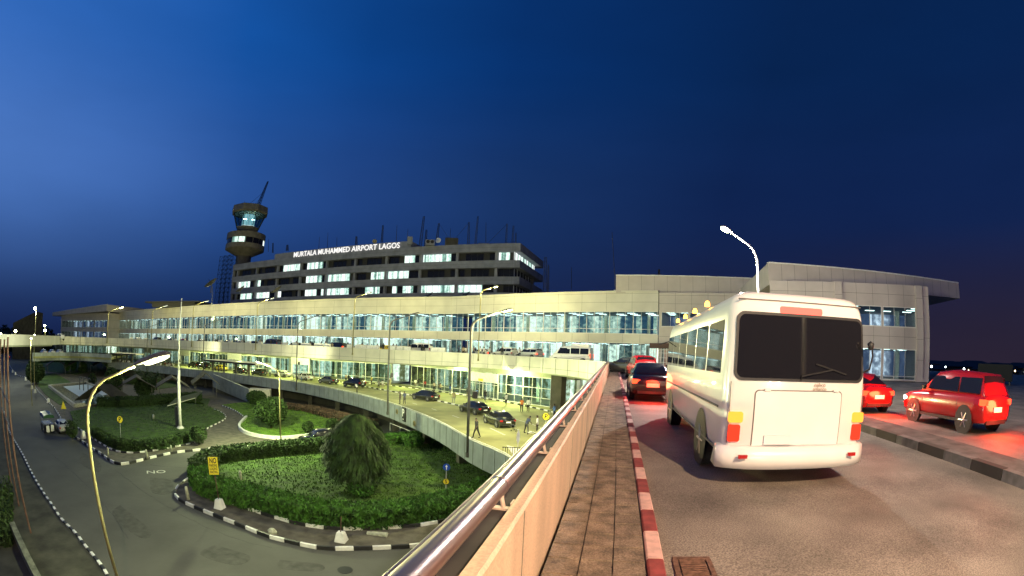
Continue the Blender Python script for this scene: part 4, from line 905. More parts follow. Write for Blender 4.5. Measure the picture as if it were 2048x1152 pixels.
for k, p, x, off, lb, lit_ in DK:
    q = deck_pos(x, off); a = dA if x > 900 else R(167) 
    car(k, p, lb, q, a, group='cars on the departures deck', tail='lit' if lit_ else 'dim')
q = hd(118, 672, 133); q.z = 9.45; car('suv', 'white', 'white pickup at the far end of the deck', q, 3.3)
# high-roofed white minibus on the deck bend
T = car('van', 'white', 'white high roofed minibus turning on the deck bend', Vector((hd(1143, 700, 57).x, hd(1143, 700, 57).y, 9.25)), dA + .35, tail='lit', sc=1.12, cat='minibus', name='minibus')
M = MB(); M.b2(-2.2, -.2, -.6, .6, 2.0, 2.3); M.build('roof_unit', PAINT['white'], T, bevel=.06)
# ramp queue
h0 = math.pi / 2 - R(13.2)
def rampcar(kind, pn, t, s_, lb, tail='lit', dh=0, **k): return car(kind, pn, lb, ts(t, s_, rzf(t) + .01), h0 + dh, tail=tail, name='car', **k)
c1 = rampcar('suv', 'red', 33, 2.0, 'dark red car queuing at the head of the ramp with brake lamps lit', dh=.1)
c2 = rampcar('sedan', 'black', 19.5, 1.55, 'black saloon on the ramp just beyond the white bus with lit tail lamps')
c3 = rampcar('sedan', 'dark_grey', 40, 1.2, 'dark saloon turning at the end of the parapet', dh=.9)
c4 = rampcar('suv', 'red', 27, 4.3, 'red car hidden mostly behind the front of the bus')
c5 = car('suv', 'red', 'car in lamp streak red on the right hand carriageway at the edge of the view', ts(11.0, 11.6, rzf(10) + .17 - .16), h0, tail='lit', name='car', front='lit')  # red body colour stands in for red tail lamp streaks
c6 = car('sedan', 'red', 'saloon in lamp streak red on the right hand carriageway close beside the bus', ts(16.5, 10.2, rzf(16)), h0, tail='lit', name='car')  # streak red put into this body colour too
for c in (c1, c2, c5, c6, c4):
    w = Vector((math.cos(c.rotation_euler.z), math.sin(c.rotation_euler.z), 0)); p = Vector(c.location) - w * 2.75 + Vector((0, 0, .85)); light('brake_glow', p, (1, .06, .02), 160 if c not in (c5, c6) else 420, r=.3)
# SUV under the conifer and silver car at the lower road
car('suv', 'black', 'black jeep with a roof rack nosing out from behind the conifer', at(640, 890, 0.02), hdg(690, 887, 600, 893, 0), tail='dim', front='dim')
car('sedan', 'silver', 'silver hatchback parked at the lower kerb beside the green canopy cart', at(124, 862, .02), hdg(124, 864, 88, 826, 0), tail='dim', sc=.95)
car('sedan', 'silver', 'distant car with red lamps on the lower road', at(17, 716, .02), hdg(17, 716, 8, 700, 0), tail='lit', group=None)
# canopy cart
b = at(96, 862, .02); hh = hdg(96, 862, 70, 830, 0)
T = thing('canopy_cart', tuple(b), 'small cart with a dark green canopy parked ahead of the silver hatchback', 'cart', local=True, rz=hh)
M = MB(); M.b2(-1.6, 1.2, -.75, .75, .45, 1.0); M.b2(1.2, 1.9, -.7, .7, .4, .9); M.build('body', PAINT['black'], T, bevel=.06)
M = MB(); M.loft([[Vector((x, y, z)) for y, z in ((-.85, 1.7), (-.7, 2.0), (0, 2.1), (.7, 2.0), (.85, 1.7))] for x in (-1.7, 1.5)]); M.build('canopy', PAINT['green'], T)
for x in (-1.6, 1.4):
    for y in (-.78, .78): M = MB(); M.tube([(x, y, .9), (x, y, 1.75)], .03, 6); M.build('canopy_post', DARKM, T)
for x in (-1.0, 1.3):
    for y in (-.7, .7): wheel(T, x, y, .3, .16)
for q in ((-1.75, .3, .55, .5), (-1.75, -.4, .6, .45)): M = MB(); M.box((q[0], q[1], q[2]), (.25, .45, .7)); M.build('white_bin', WHITE, T, bevel=.04)
# ------------------------------------------------------------------ the bus
BUSW = mat('bus_white', (.80, .78, .74), .28, coat=.5, noise=.05, nscale=1.2)
BGL = mat('bus_glass', (.012, .012, .014), .04, spec=1.0)
bt, bs = 6.15, 2.85
T = thing('bus', tuple(ts(bt, bs, rzf(bt))), 'large white bus seen from behind filling the near lane beside the walkway', 'bus', local=True, rz=h0)
def brow(x, k, zt=2.82, zb=.34, w=1.26):
    ring = []; n = 32; cz = (zt + zb) / 2; hz_ = (zt - zb) / 2
    for i in range(n):
        a = i * 2 * math.pi / n; c, s_ = math.cos(a), math.sin(a); e = .22
        y = w * k * math.copysign(abs(c) ** e, c); z = cz + hz_ * (1 - (1 - k) * .8) * math.copysign(abs(s_) ** e, s_)
        if z > 1.3: y *= 1 - .07 * ((z - 1.3) / 1.5) ** 1.5
        ring.append(Vector((x, y, z)))
    return ring
M = MB(); M.loft([brow(-.04, .90), brow(0, .94), brow(.06, .975), brow(.2, 1.0), brow(4, 1), brow(7.0, 1), brow(7.35, .97), brow(7.5, .9)]); M.build('body', BUSW, T, smooth=True)
def rrect(y0, y1, z0, z1, r, x, x2, n=5, skew=0):
    P = []
    for cy, cz, a0 in ((y1 - r, z1 - r, 0), (y0 + r, z1 - r, 90), (y0 + r, z0 + r, 180), (y1 - r, z0 + r, 270)):
        for k in range(n + 1): a = R(a0 + 90 * k / n); P.append((cy + r * math.cos(a), cz + r * math.sin(a)))
    return [[Vector((x, p[0] * (1 - skew * (p[1] - z0)), p[1])) for p in P], [Vector((x2, p[0] * (1 - skew * (p[1] - z0)), p[1])) for p in P]]
M = MB(); M.loft(rrect(-1.10, 1.10, 1.58, 2.46, .1, -.062, -.03, skew=.03)); rw = M.build('rear_window', BGL, T)
M = MB(); M.loft(rrect(-1.14, 1.14, 1.54, 2.50, .12, -.055, -.03, skew=.03)); M.build('window_seal', DARKM, T)
M = MB()
M.mat(0); M.loft(rrect(-.72, .78, .50, 1.40, .06, -.056, -.03)); M.build('hatch', BUSW, T)
M = MB(); M.loft(rrect(-.735, .795, .485, 1.415, .07, -.050, -.03)); M.build('hatch_gap', mat('gap', (.15, .14, .13), .8), T)
M = MB(); rr = []
for y in [q * .13 - 1.30 for q in range(21)]:
    f = abs(y) / 1.3; x = -.20 + .22 * f ** 4; rr.append([Vector((x + .0, y, .30)), Vector((x - .02, y, .45)), Vector((x, y, .60)), Vector((x + .16, y, .63)), Vector((x + .3, y, .32))])
M.loft(rr); M.build('bumper', BUSW, T, smooth=True)
for y, on in ((1.08, 1), (-1.08, 1)):
    M = MB(); M.loft(rrect(y - .09, y + .09, .68, .92, .03, -.075, -.03)); M.build('tail_light', emis('bus_tail_lit', (1, .05, .02), 1.6), T)
    M = MB(); M.loft(rrect(y - .12, y + .10, .95, 1.10, .03, -.075, -.03)); M.build('indicator', emis('bus_amber_lit', (1, .35, .04), 2.2), T)
M = MB(); M.loft(rrect(-.32, .42, 2.50, 2.60, .03, -.05, -.02)); M.build('high_brake_light', emis('bus_brake_lit', (1, .12, .08), 3), T)
M = MB(); M.b2(-.085, -.056, .15, .60, .64, .77); M.build('number_plate', PLASTW, T)
GAP = mat('gap', (.15, .14, .13), .8)
for y in (-1.17, 1.17): M = MB(); M.b2(-.045, -.028, y - .004, y + .004, .66, 1.52); M.build('panel_seam', GAP, T)
M = MB(); M.b2(-.075, -.056, -.10, .12, .56, .60); M.build('hatch_handle', DARKM, T, bevel=.005)
for y in (-.6, .6): M = MB(); M.b2(-.08, -.05, y - .05, y + .05, 1.40, 1.435); M.build('hinge', BUSW, T, bevel=.005)
M = MB(); M.tube([(-.07, .05, 1.56), (-.10, .05, 1.62), (-.085, -.50, 1.72)], .012, 6); M.tube([(-.08, -.78, 1.66), (-.08, -.20, 1.80)], .012, 6); M.build('wiper', DARKM, T)
M = MB(); M.b2(-.05, -.02, -1.08, 1.08, 2.665, 2.68); M.build('roof_seam', GAP, T)
M = MB(); M.tube([(.1, -.75, .33), (-.12, -.75, .31)], .035, 10); M.build('exhaust', RIM, T)
for y in (-.95, .95): M = MB(); M.b2(-.235, -.2, y - .07, y + .07, .47, .52); M.build('reflector', RDIM, T)
tm = Matrix(((0, 0, -1, 0), (-1, 0, 0, 0), (0, 1, 0, 0), (0, 0, 0, 1)))
for txt, z in (('nahco', 1.50), ('aviance', 1.44)):
    me = text_mesh(txt, .085, .002, bold=.0005); me.transform(Matrix.Translation((-.062, -.30, z)) @ tm); me.materials.clear(); me.materials.append(mat('decal', (.35, .28, .22), .6)); me.name = 'lettering'
    o = bpy.data.objects.new('lettering', me); COL.objects.link(o); o.parent = T
for y in (1, -1):
    for k in range(6):
        x0 = .32 + k * 1.15; M = MB(); z0, z1 = 1.62, 2.40
        f = lambda z: y * (1.26 * (1 - .07 * max(0, (z - 1.3) / 1.5) ** 1.5) + .004)
        q = [Vector((x0, f(z0), z0)), Vector((x0 + 1.04, f(z0), z0)), Vector((x0 + 1.04, f(z1), z1)), Vector((x0, f(z1), z1))]
        M.loft([q, [v - Vector((0, y * .03, 0)) for v in q]]); M.build('side_window', BGL, T)
    M = MB(); M.b2(.3, 7.2, y * 1.258, y * 1.268, 1.12, 1.15); M.b2(.3, 7.2, y * 1.258, y * 1.268, .52, .55); M.build('side_trim', mat('gap', (.15, .14, .13), .8), T)
    for x in (1.5, 5.9):
        n = 20; M = MB(); M.add([Vector((x, y * 1.266, .46))] + [Vector((x + .52 * math.cos(a * 2 * math.pi / n), y * 1.266, .46 + .52 * math.sin(a * 2 * math.pi / n))) for a in range(n)], [(0, 1 + a, 1 + (a + 1) % n) for a in range(n)]); M.build('wheel_arch', BLACK, T)
        wheel(T, x, y * 1.10, .44, .26)
    M = MB()
    M.tube([(-.0, y * 1.18, 2.0 - .3), (-.1, y * 1.24, 1.75), (-.16, y * 1.26, 1.95), (-.22, y * 1.2, 2.08)], .016, 8) if y < 0 else M.tube([(7.2, 1.2, 2.3), (7.5, 1.5, 2.2)], .016, 8)
    M.build('mirror_arm', DARKM, T)
M = MB(); M.lathe([(0, -.07), (.05, -.04), (.06, .03), (0, .07)], 12, (-.24, -1.16, 2.1)); M.build('rear_mirror', DARKM, T, smooth=True)
for k in range(4):
    M = MB(); M.lathe([(.05, 0), (.05, .06), (.03, .1), (0, .11)], 10, (2.2 + k * 1.35, 1.08, 2.80)); M.build('amber_light_dot', ALIT, T)  # amber light dots added on the roof edge, not known bus lamps
M = MB(); M.loft([[Vector((x, y, z)) for y, z in ((-.5, 2.8), (-.42, 2.95), (.42, 2.95), (.5, 2.8))] for x in (3.0, 4.4)]); M.build('roof_vent', BUSW, T)
# unseen car added behind the viewpoint: its headlamps light the bus and the road
cb = car('suv', 'dark_grey', 'unseen dark grey car added behind the viewpoint for its headlamp light', ts(-6.5, 3.0, rzf(0) + .01), h0, front='lit', name='car')
for y in (-.62, .62):
    p = ts(-4.0, 3.0 + y, rzf(0) + .8); light('unseen_headlamp_light', p, (1, .88, .72), 600, spot=95, aim=ts(8, 3.4 + y, 8.9), r=.08, blend=.9)
# ================================================================== VEGETATION
def leaves(M, pts, s, jit=.5, up=0.3, long=1.6):
    for p in pts:
        k = s * random.uniform(1 - jit, 1 + jit)
        a = Vector((random.gauss(0, 1), random.gauss(0, 1), random.gauss(up, .6))).normalized(); b = a.orthogonal().normalized(); b = (Matrix.Rotation(random.uniform(0, 6.28), 3, a) @ b) * k * .5; a = a * k * long * .5
        p = Vector(p); o = len(M.v); M.v += [tuple(p - a), tuple(p + b * .8), tuple(p + a), tuple(p - b * .8)]; M.f.append([o, o + 1, o + 2, o + 3]); M.mi.append(M.cur)
def blob_pts(c, r, n, shell=.55, sq=1.0, lump=.25, seed=None):
    rn = random.Random(seed if seed is not None else random.random()); L = [(Vector((rn.gauss(0, 1), rn.gauss(0, 1), rn.gauss(0, 1))).normalized(), rn.uniform(-lump, lump)) for _ in range(9)]
    o = []
    for _ in range(n):
        d = Vector((rn.gauss(0, 1), rn.gauss(0, 1), rn.gauss(0, 1))).normalized()
        k = 1 + sum(w * max(0, d.dot(v)) ** 4 for v, w in L); q = rn.uniform(shell, 1) ** .6 * k
        o.append(Vector(c) + Vector((d.x * r[0] * q, d.y * r[1] * q, d.z * r[2] * q)))
    return o
def bush(b, r, h, n, m_, label, cat='bush', name='bush', group=None, stem=.15, ls=.16, dense=.5):
    T = thing(name, tuple(b), label, cat, group); b = Vector(b)
    M = MB(); M.tube([b - Vector((0, 0, .05)), b + Vector((0, 0, h * .55))], [stem * .5, stem * .25], 6)
    for k in range(4): a = random.uniform(0, 6.28); M.tube([b + Vector((0, 0, h * .2)), b + Vector((math.cos(a) * r * .5, math.sin(a) * r * .5, h * .65))], [stem * .3, stem * .12], 5)
    M.build('trunk', BARK, T)
    M = MB(); leaves(M, blob_pts(b + Vector((0, 0, h * .55)), (r, r, h * .48), n, dense), ls); M.build('crown', m_, T); return T
def hedge(pts, w, h, n, m_, label, z=.2, ls=.13, name='hedge', blades=False):
    P = resample(smooth_line(A3(pts, z), 4), .5); c = P[len(P) // 2]; T = thing(name, tuple(c), label, 'hedge')
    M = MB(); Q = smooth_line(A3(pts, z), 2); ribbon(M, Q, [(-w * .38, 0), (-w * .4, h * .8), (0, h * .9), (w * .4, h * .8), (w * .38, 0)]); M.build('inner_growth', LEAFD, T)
    M = MB(); pp = []
    for _ in range(n):
        i = random.randrange(len(P) - 1); p = P[i].lerp(P[i + 1], random.random()); t = (P[i + 1] - P[i]).normalized(); nn = Vector((t.y, -t.x, 0))
        o = random.choice((-1, 1)) * w * .5 * random.uniform(.75, 1.1); zz_ = random.uniform(0, h)
        if random.random() < .45: o = random.uniform(-.5, .5) * w; zz_ = h * random.uniform(.85, 1.12)
        pp.append(p + nn * o + Vector((0, 0, zz_)))
    leaves(M, pp, ls, up=1.0 if blades else .2, long=2.6 if blades else 1.5); M.build('foliage', m_, T); return T
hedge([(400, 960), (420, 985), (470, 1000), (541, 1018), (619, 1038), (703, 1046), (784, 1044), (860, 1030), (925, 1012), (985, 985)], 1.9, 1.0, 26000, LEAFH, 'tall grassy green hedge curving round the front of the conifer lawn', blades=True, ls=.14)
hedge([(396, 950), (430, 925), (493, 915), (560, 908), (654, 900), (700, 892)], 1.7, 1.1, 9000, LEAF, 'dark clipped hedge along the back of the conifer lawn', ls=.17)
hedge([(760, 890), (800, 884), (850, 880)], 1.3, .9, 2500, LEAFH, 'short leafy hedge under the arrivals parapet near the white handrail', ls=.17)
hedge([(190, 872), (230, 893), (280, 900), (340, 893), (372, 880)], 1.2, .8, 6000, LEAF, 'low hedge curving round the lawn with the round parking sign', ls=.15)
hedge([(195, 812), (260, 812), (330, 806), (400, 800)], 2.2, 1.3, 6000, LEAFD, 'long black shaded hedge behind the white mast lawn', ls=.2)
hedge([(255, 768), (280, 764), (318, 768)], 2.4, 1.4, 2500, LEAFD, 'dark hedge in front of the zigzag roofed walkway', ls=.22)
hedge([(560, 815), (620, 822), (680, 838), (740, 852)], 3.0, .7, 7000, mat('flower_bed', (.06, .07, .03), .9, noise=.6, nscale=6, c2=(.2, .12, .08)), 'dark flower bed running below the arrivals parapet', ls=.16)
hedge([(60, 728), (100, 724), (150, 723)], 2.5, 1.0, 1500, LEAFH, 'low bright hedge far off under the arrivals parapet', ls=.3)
bT = at(716, 976, .2)
T = thing('conifer_tree', tuple(bT), 'large dense drooping conifer, domed and dark, on the front lawn', 'tree')
M = MB(); M.tube([bT, bT + Vector((0, 0, 4.2))], [.25, .08], 8)
for k in range(14): a = k * 2.4; z = .8 + k * .25; M.tube([bT + Vector((0, 0, z)), bT + Vector((math.cos(a) * (2.3 - k * .13), math.sin(a) * (2.3 - k * .13), z + .5))], [.06, .02], 5)
M.build('trunk', BARK, T)
M = MB(); hT = 5.35
for k in range(15000):
    f = random.random() ** .85; z = .95 + f * (hT - .95); rr = 2.42 * max(0, 1 - ((f - .28) / .73) ** 2) ** .5
    a = random.uniform(0, 6.283); rr *= (1 + .10 * math.sin(a * 7 + z * 2.2) + .07 * math.sin(a * 13 - z * 5)) * random.uniform(.72, 1.04)
    p = bT + Vector((math.cos(a) * rr, math.sin(a) * rr, z)); out = Vector((math.cos(a), math.sin(a), 0)); dn = (out * .45 + Vector((0, 0, -1)) + Vector((random.gauss(0, .25), random.gauss(0, .25), random.gauss(0, .2)))).normalized(); sdv = dn.cross(out).normalized()
    l = random.uniform(.12, .26); w_ = l * .28; o = len(M.v); M.v += [tuple(p - dn * l), tuple(p + sdv * w_), tuple(p + dn * l), tuple(p - sdv * w_)]; M.f.append([o, o + 1, o + 2, o + 3]); M.mi.append(0)
M.build('crown', LEAF, T)
bush(at(722, 990, .2), 1.0, 1.1, 1800, LEAFH, 'bright green leafy shrub at the foot of the conifer', ls=.13)
bush(at(543, 857, .2), 2.0, 3.9, 5000, LEAF, 'spreading garden tree with an uneven crown on the bright lawn', 'tree', 'garden_tree', stem=.4, ls=.22, dense=.35)
bush(at(515, 812, .2), 1.8, 2.6, 3000, LEAF, 'loose shrub in front of the white stair wall', ls=.22, dense=.3)
bush(at(616, 868, .2), .72, 1.6, 1800, LEAF, 'small round topiary bush left of the black jeep', ls=.13)
bush(at(664, 858, .2), .75, 1.3, 1500, LEAF, 'small round topiary bush behind the black jeep', ls=.13)
bush(at(398, 888, .2), .9, 1.9, 1700, LEAF, 'clipped bush at the kerb bend of the mast lawn', ls=.13)
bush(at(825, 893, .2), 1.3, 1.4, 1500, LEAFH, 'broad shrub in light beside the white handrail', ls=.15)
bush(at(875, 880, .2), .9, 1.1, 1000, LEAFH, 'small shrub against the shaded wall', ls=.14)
bush(at(145, 878, .15), .8, 1.8, 1200, LEAF, 'narrow bush beside the silver hatchback', ls=.14)
bush(at(72, 768, .2), 3.2, 4.6, 3500, LEAFD, 'big black rounded tree at the bend of the lower road', 'tree', 'garden_tree', stem=.4, ls=.3)
bush(at(228, 795, .2), 2.1, 5.2, 3000, LEAFD, 'black columnar tree left of the walkway roofs', 'tree', 'garden_tree', stem=.3, ls=.26)
bush(at(290, 795, .2), 2.4, 3.6, 3000, LEAFD, 'dark ragged tree between the zigzag roofs', 'tree', 'garden_tree', stem=.3, ls=.26, dense=.3)
bush(at(135, 744, .2), 1.2, 3.4, 1200, LEAFH, 'left one of two round headed bushes by the far parapet', ls=.24)
bush(at(147, 743, .2), 1.2, 3.4, 1200, LEAFH, 'right one of two round headed bushes by the far parapet', ls=.24)
bush(at(165, 746, .2), 1.8, 3.0, 1500, LEAF, 'pale leafed shrub on the far lawn', ls=.3, dense=.3)
bush(at(185, 770, .2), 1.0, 2.4, 1000, LEAFD, 'small dark cone shaped shrub beyond the pool', ls=.2)
for i, (x, y) in enumerate([(276, 772), (292, 776), (313, 780), (213, 752)]):
    b = at(x, y, .2); T = thing('palm_tree', tuple(b), ['short palm left in the row under the parapet', 'short palm in the middle of the row', 'short palm right in the row near the white mast', 'starry leafed palm below the start of the parapet'][i], 'palm')
    M = MB(); M.tube([b, b + Vector((.1, 0, 2.6))], [.18, .12], 7); M.build('trunk', BARK, T); M = MB()
    for k in range(16):
        a = k * 2.399; e = .2 + .9 * (k / 16); prev = b + Vector((.1, 0, 2.6)); d = Vector((math.cos(a) * math.cos(e), math.sin(a) * math.cos(e), math.sin(e)))
        for s_ in range(9):
            nx = prev + d * .24; d = (d - Vector((0, 0, .13))).normalized(); sd = d.cross(Vector((0, 0, 1))).normalized()
            for sg in (-1, 1): o = len(M.v); M.v += [tuple(prev), tuple(prev + sd * sg * .4 - Vector((0, 0, .12)) + d * .2), tuple(nx)]; M.f.append([o, o + 1, o + 2]); M.mi.append(0)
            prev = nx
    M.build('crown', LEAF, T)
# grass tufts
M = MB(); pp = []
def inpoly(x, y, P):
    c = False; j = len(P) - 1
    for i in range(len(P)):
        if (P[i][1] > y) != (P[j][1] > y) and x < (P[j][0] - P[i][0]) * (y - P[i][1]) / (P[j][1] - P[i][1]) + P[i][0]: c = not c
        j = i
    return c
for poly, nn_ in ((poly_at(k_hed + top_is, 0), 24000), (poly_at(k3 + [(700, 850), (720, 842), (654, 830), (574, 812), (500, 806)], 0), 12000), (poly_at(k2i + [(400, 806), (300, 806), (200, 815), (140, 826)], 0), 10000)):
    xs = [p[0] for p in poly]; ys = [p[1] for p in poly]; k = 0
    while k < nn_:
        x, y = random.uniform(min(xs), max(xs)), random.uniform(min(ys), max(ys)); k += 1
        if inpoly(x, y, poly): pp.append((x, y, .27))
GB = mat('grass_blades_lamplit', (.07, .16, .012), .9, noise=.4, nscale=1.2, c2=(.14, .28, .02))  # blades carry the garden lamp's light in their colour
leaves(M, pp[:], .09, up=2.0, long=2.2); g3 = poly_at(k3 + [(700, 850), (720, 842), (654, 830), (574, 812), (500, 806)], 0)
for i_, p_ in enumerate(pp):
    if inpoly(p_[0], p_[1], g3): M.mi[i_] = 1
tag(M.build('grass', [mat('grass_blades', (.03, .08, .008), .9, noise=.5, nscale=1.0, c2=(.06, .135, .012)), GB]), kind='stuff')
# rough growth at lower left
M = MB(); pp = [at(random.uniform(-30, 28), random.uniform(985, 1100), 0) + Vector((0, 0, random.uniform(0, 1.6) * random.random())) for _ in range(5000)]
leaves(M, pp, .14, up=.8, long=2.4); tag(M.build('undergrowth', LEAF), kind='stuff')
a, b = at(32, 1075, 0), at(73, 1160, 0); T = thing('boundary_wall', tuple(a), 'low weathered concrete wall in the bottom left corner', 'wall')
M = MB(); ribbon(M, [a, a.lerp(b, .5), b, b + (b - a) * .8], [(-.2, 0), (-.2, .9), (.2, .9), (.2, 0)]); M.build('wall', mat('old_concrete', (.16, .17, .12), .9, noise=.5, nscale=2), T)
# ================================================================== BILLBOARD POSTS at the left edge
T = thing('billboard_frame', tuple(at(39, 1016, 0)), 'three tall rusty steel posts with crossbars at the left edge', 'frame')
for (x, y), (xt, yt) in (((24, 975), (1.5, 678)), ((39, 1016), (9, 679)), ((63, 1070), (16, 674))):
    b = at(x, y, 0); t_ = hd(xt, yt, b.xy.length * 1.0); M = MB(); M.tube([b, (b.x * .5 + t_.x * .5, b.y * .5 + t_.y * .5, t_.z / 2), t_], .075, 8); M.build('post', RUST, T)
for f in (.55, .68):
    M = MB(); P = []
    for (x, y), (xt, yt) in (((24, 975), (1.5, 678)), ((39, 1016), (9, 679)), ((63, 1070), (16, 674))): b = at(x, y, 0); t_ = hd(xt, yt, b.xy.length); P.append(b.lerp(t_, f))
    M.tube(P, .05, 6); M.build('crossbar', DARKM, T)
# ================================================================== BOLLARDS, BLOCKS
def block(x, y, z=0.0, r=.28, h=.7, lb='', post=False, name='bollard'):
    b = at(x, y, z); T = thing(name, tuple(b), lb, 'bollard', 'white bollards along the lower road')
    M = MB(); M.loft([[b + Vector((sx * k, sy * k, q)) for sx, sy in ((-1, -1), (1, -1), (1, 1), (-1, 1))] for k, q in ((r, 0), (r * .95, .08), (r * .62, h))]); M.build('block', WHITE, T, bevel=.02)
    if post: M = MB(); M.tube([b + Vector((0, 0, h)), b + Vector((.1, 0, h + .9))], .03, 6); M.build('post_stub', RUST, T)
for i, (x, y) in enumerate([(25, 745), (31, 750), (51, 761), (63, 769), (64, 778), (70, 786), (97, 806)]): block(x, y, 0, .3, .75, '%s small white bollard from the far end of the lower road bend' % ORD[i])
block(167, 877, .13, .3, .8, 'white tapered block beside the narrow kerbside bush'); block(683, 1082, .14, .32, .55, 'chipped white block with a rusty stub on the front pavement', post=True)
def cylb(x, y, z, r, h, lb, lean=0, m_=WHITE):
    b = at(x, y, z); T = thing('bollard', tuple(b), lb, 'bollard'); M = MB(); u = Vector((lean, 0, 1)).normalized()
    M.tube([b, b + u * h * .9, b + u * h], [r, r * .9, r * .6], 12); M.build('post', m_, T, smooth=True)
OLDW = mat('worn_white', (.42, .43, .33), .8, noise=.35, nscale=5)
cylb(216, 911, .13, .13, .8, 'leaning white stump left of the kerb corner', .15, OLDW); cylb(295, 917, .13, .13, .8, 'leaning pale stump near the kerb bend', -.15, OLDW); cylb(377, 999, .14, .14, .9, 'pale round stump beside the hedge end', -.12, OLDW)
cylb(482, 965, .24, .13, .9, 'white stump on the front lawn behind the hedge', 0, OLDW); cylb(343, 905, .13, .1, .7, 'short stump at the brick path mouth', 0, OLDW); cylb(138, 868, .13, .14, .9, 'white post beside the parked hatchback', 0); cylb(307, 838, .22, .15, .6, 'tiny white marker on the dark mast lawn', 0); cylb(498, 897, .13, .1, .6, 'small stump behind the no parking board', 0, OLDW)
b = at(735, 1067, .14); T = thing('bollard', tuple(b), 'fallen pale concrete post lying along the kerb', 'bollard'); M = MB(); M.tube([b, b + Vector((1.2, -.1, .12)) + Vector((0, 0, 0))], [.14, .16], 10); M.build('post', OLDW, T)
b = at(545, 1066, .14); T = thing('rubble', tuple(b), 'broken lump of concrete on the front pavement', 'rubble'); M = MB(); M.loft([[b + Vector((math.cos(a) * r, math.sin(a) * r * .7, z)) for a in [q * 1.05 for q in range(6)]] for r, z in ((.3, 0), (.33, .12), (.15, .28))]); M.build('lump', OLDW, T)
# ================================================================== SIGNS
def disc(c, n, r, th, m_, nm, par, seg=28):
    n = Vector(n).normalized(); a = n.cross(Vector((0, 0, 1))).normalized(); b = a.cross(n); M = MB()
    M.loft([[c + n * o + (a * math.cos(k * 2 * math.pi / seg) + b * math.sin(k * 2 * math.pi / seg)) * r for k in range(seg)] for o in (-th, 0)]); return M.build(nm, m_, par)
def tocam(p): return Vector((-p[0], -p[1], 0)).normalized()
BLK = mat('sign_black', (.01, .01, .01), .6)
# no parking board
b = at(440, 1016, .14); T = thing('warning_sign', tuple(b), 'yellow board reading NO PARKING LOADING WAITING on a post in a white block', 'sign')
M = MB(); M.loft([[b + Vector((sx * k, sy * k, q)) for sx, sy in ((-1, -1), (1, -1), (1, 1), (-1, 1))] for k, q in ((.34, 0), (.3, .1), (.2, .62))]); M.build('base_block', WHITE, T, bevel=.02)
n = tocam(b); sdx = Vector((-n.y, n.x, 0)); top = hd(432, 914, b.xy.length).z; bot = hd(436, 949, b.xy.length).z; q = b + sdx * -.12
M = MB(); M.tube([b + Vector((0, 0, .5)), Vector((q.x, q.y, top - .05)) - n * .04], .03, 6); M.build('post', RUST, T)
c = Vector((q.x, q.y, (top + bot) / 2)); hB = top - bot; wB = hB * .58
M = MB(); M.box(c, (wB, .02, hB), rz=math.atan2(sdx.y, sdx.x)); M.build('board', YEL, T)
for tx_, f, k in (('NO', .28, .34), ('PARKING', .02, .17), ('LOADING', -.17, .17), ('WAITING', -.36, .17)):
    text_obj('lettering', tx_, hB * k * 1.25, face_cam(c + n * .014 + Vector((0, 0, hB * f)), n), BLK, T, ext=.002, width=wB * (.72 if tx_ == 'NO' else .80), bold=.012 if tx_ == 'NO' else .006)
def round_sign(px, pyc, base, rpx, txt, lb, m_=YEL, fg=BLK, cat='sign', slash=False):
    b = base; n = tocam(b); d = b.xy.length; c = hd(px, pyc, d); rr = rpx / FPX * c.length if False else rpx / FPX * (d * 1.02)
    T = thing('round_sign', tuple(b), lb, cat, None); M = MB(); M.tube([b, (c.x, c.y, c.z - rr * .8)], .035, 6); M.build('post', POLEG, T)
    disc(c + n * .04, n, rr, .02, m_, 'disc', T)
    M = MB(); sx = n.cross(Vector((0, 0, 1))).normalized(); ring = []
    for k in range(29): a = k / 28 * 2 * math.pi; dv = sx * math.cos(a) + Vector((0, 0, 1)) * math.sin(a); ring.append([c + n * .043 + dv * rr * .99, c + n * .043 + dv * rr * .88, c + n * .047 + dv * rr * .88, c + n * .047 + dv * rr * .99])
    M.loft(ring, cap=False); M.build('rim', fg, T)
    if txt: text_obj('lettering', txt, rr * 1.7, face_cam(c + n * .055, n), fg, T, ext=.003, bold=.02 * rr)
    if slash:
        M = MB(); u = (sx + Vector((0, 0, -1))).normalized() * -1; M.tube([c + n * .06 - u * rr * .85, c + n * .06 + u * rr * .85], rr * .05, 4); M.build('slash', fg, T)
    return T, c, n, rr
round_sign(239.5, 839, at(242, 883, .2), 7, 'P', 'round yellow parking sign on a white post on the mast lawn', slash=True)
pb = at(1091, 866, 3.2); round_sign(1092, 833, pb, 7.5, 'P', 'round yellow parking sign beside people on the arrivals road', slash=True)
b = at(891, 1003, .24); T, c, n, rr = round_sign(892, 963, b, 6.5, 'S', 'blue arrow disc above a small yellow disc on a white post', slash=False)
c2 = hd(893, 934, b.xy.length); disc(c2 + n * .05, n, rr * 1.12, .02, BLUE, 'blue_disc', T); M = MB(); M.tube([c, c2], .035, 6); M.build('post', POLEG, T)
x_ = Vector((-n.y, n.x, 0)); M = MB(); q = lambda a, b_: c2 + n * .056 + x_ * a * rr + Vector((0, 0, b_ * rr))
arrow = [(-.13, -.8), (.13, -.8), (.13, .1), (.42, .1), (0, .8), (-.42, .1), (-.13, .1)]; M.loft([[q(*p) for p in arrow], [q(*p) + n * .006 for p in arrow]]); M.build('arrow', WHITE, T)
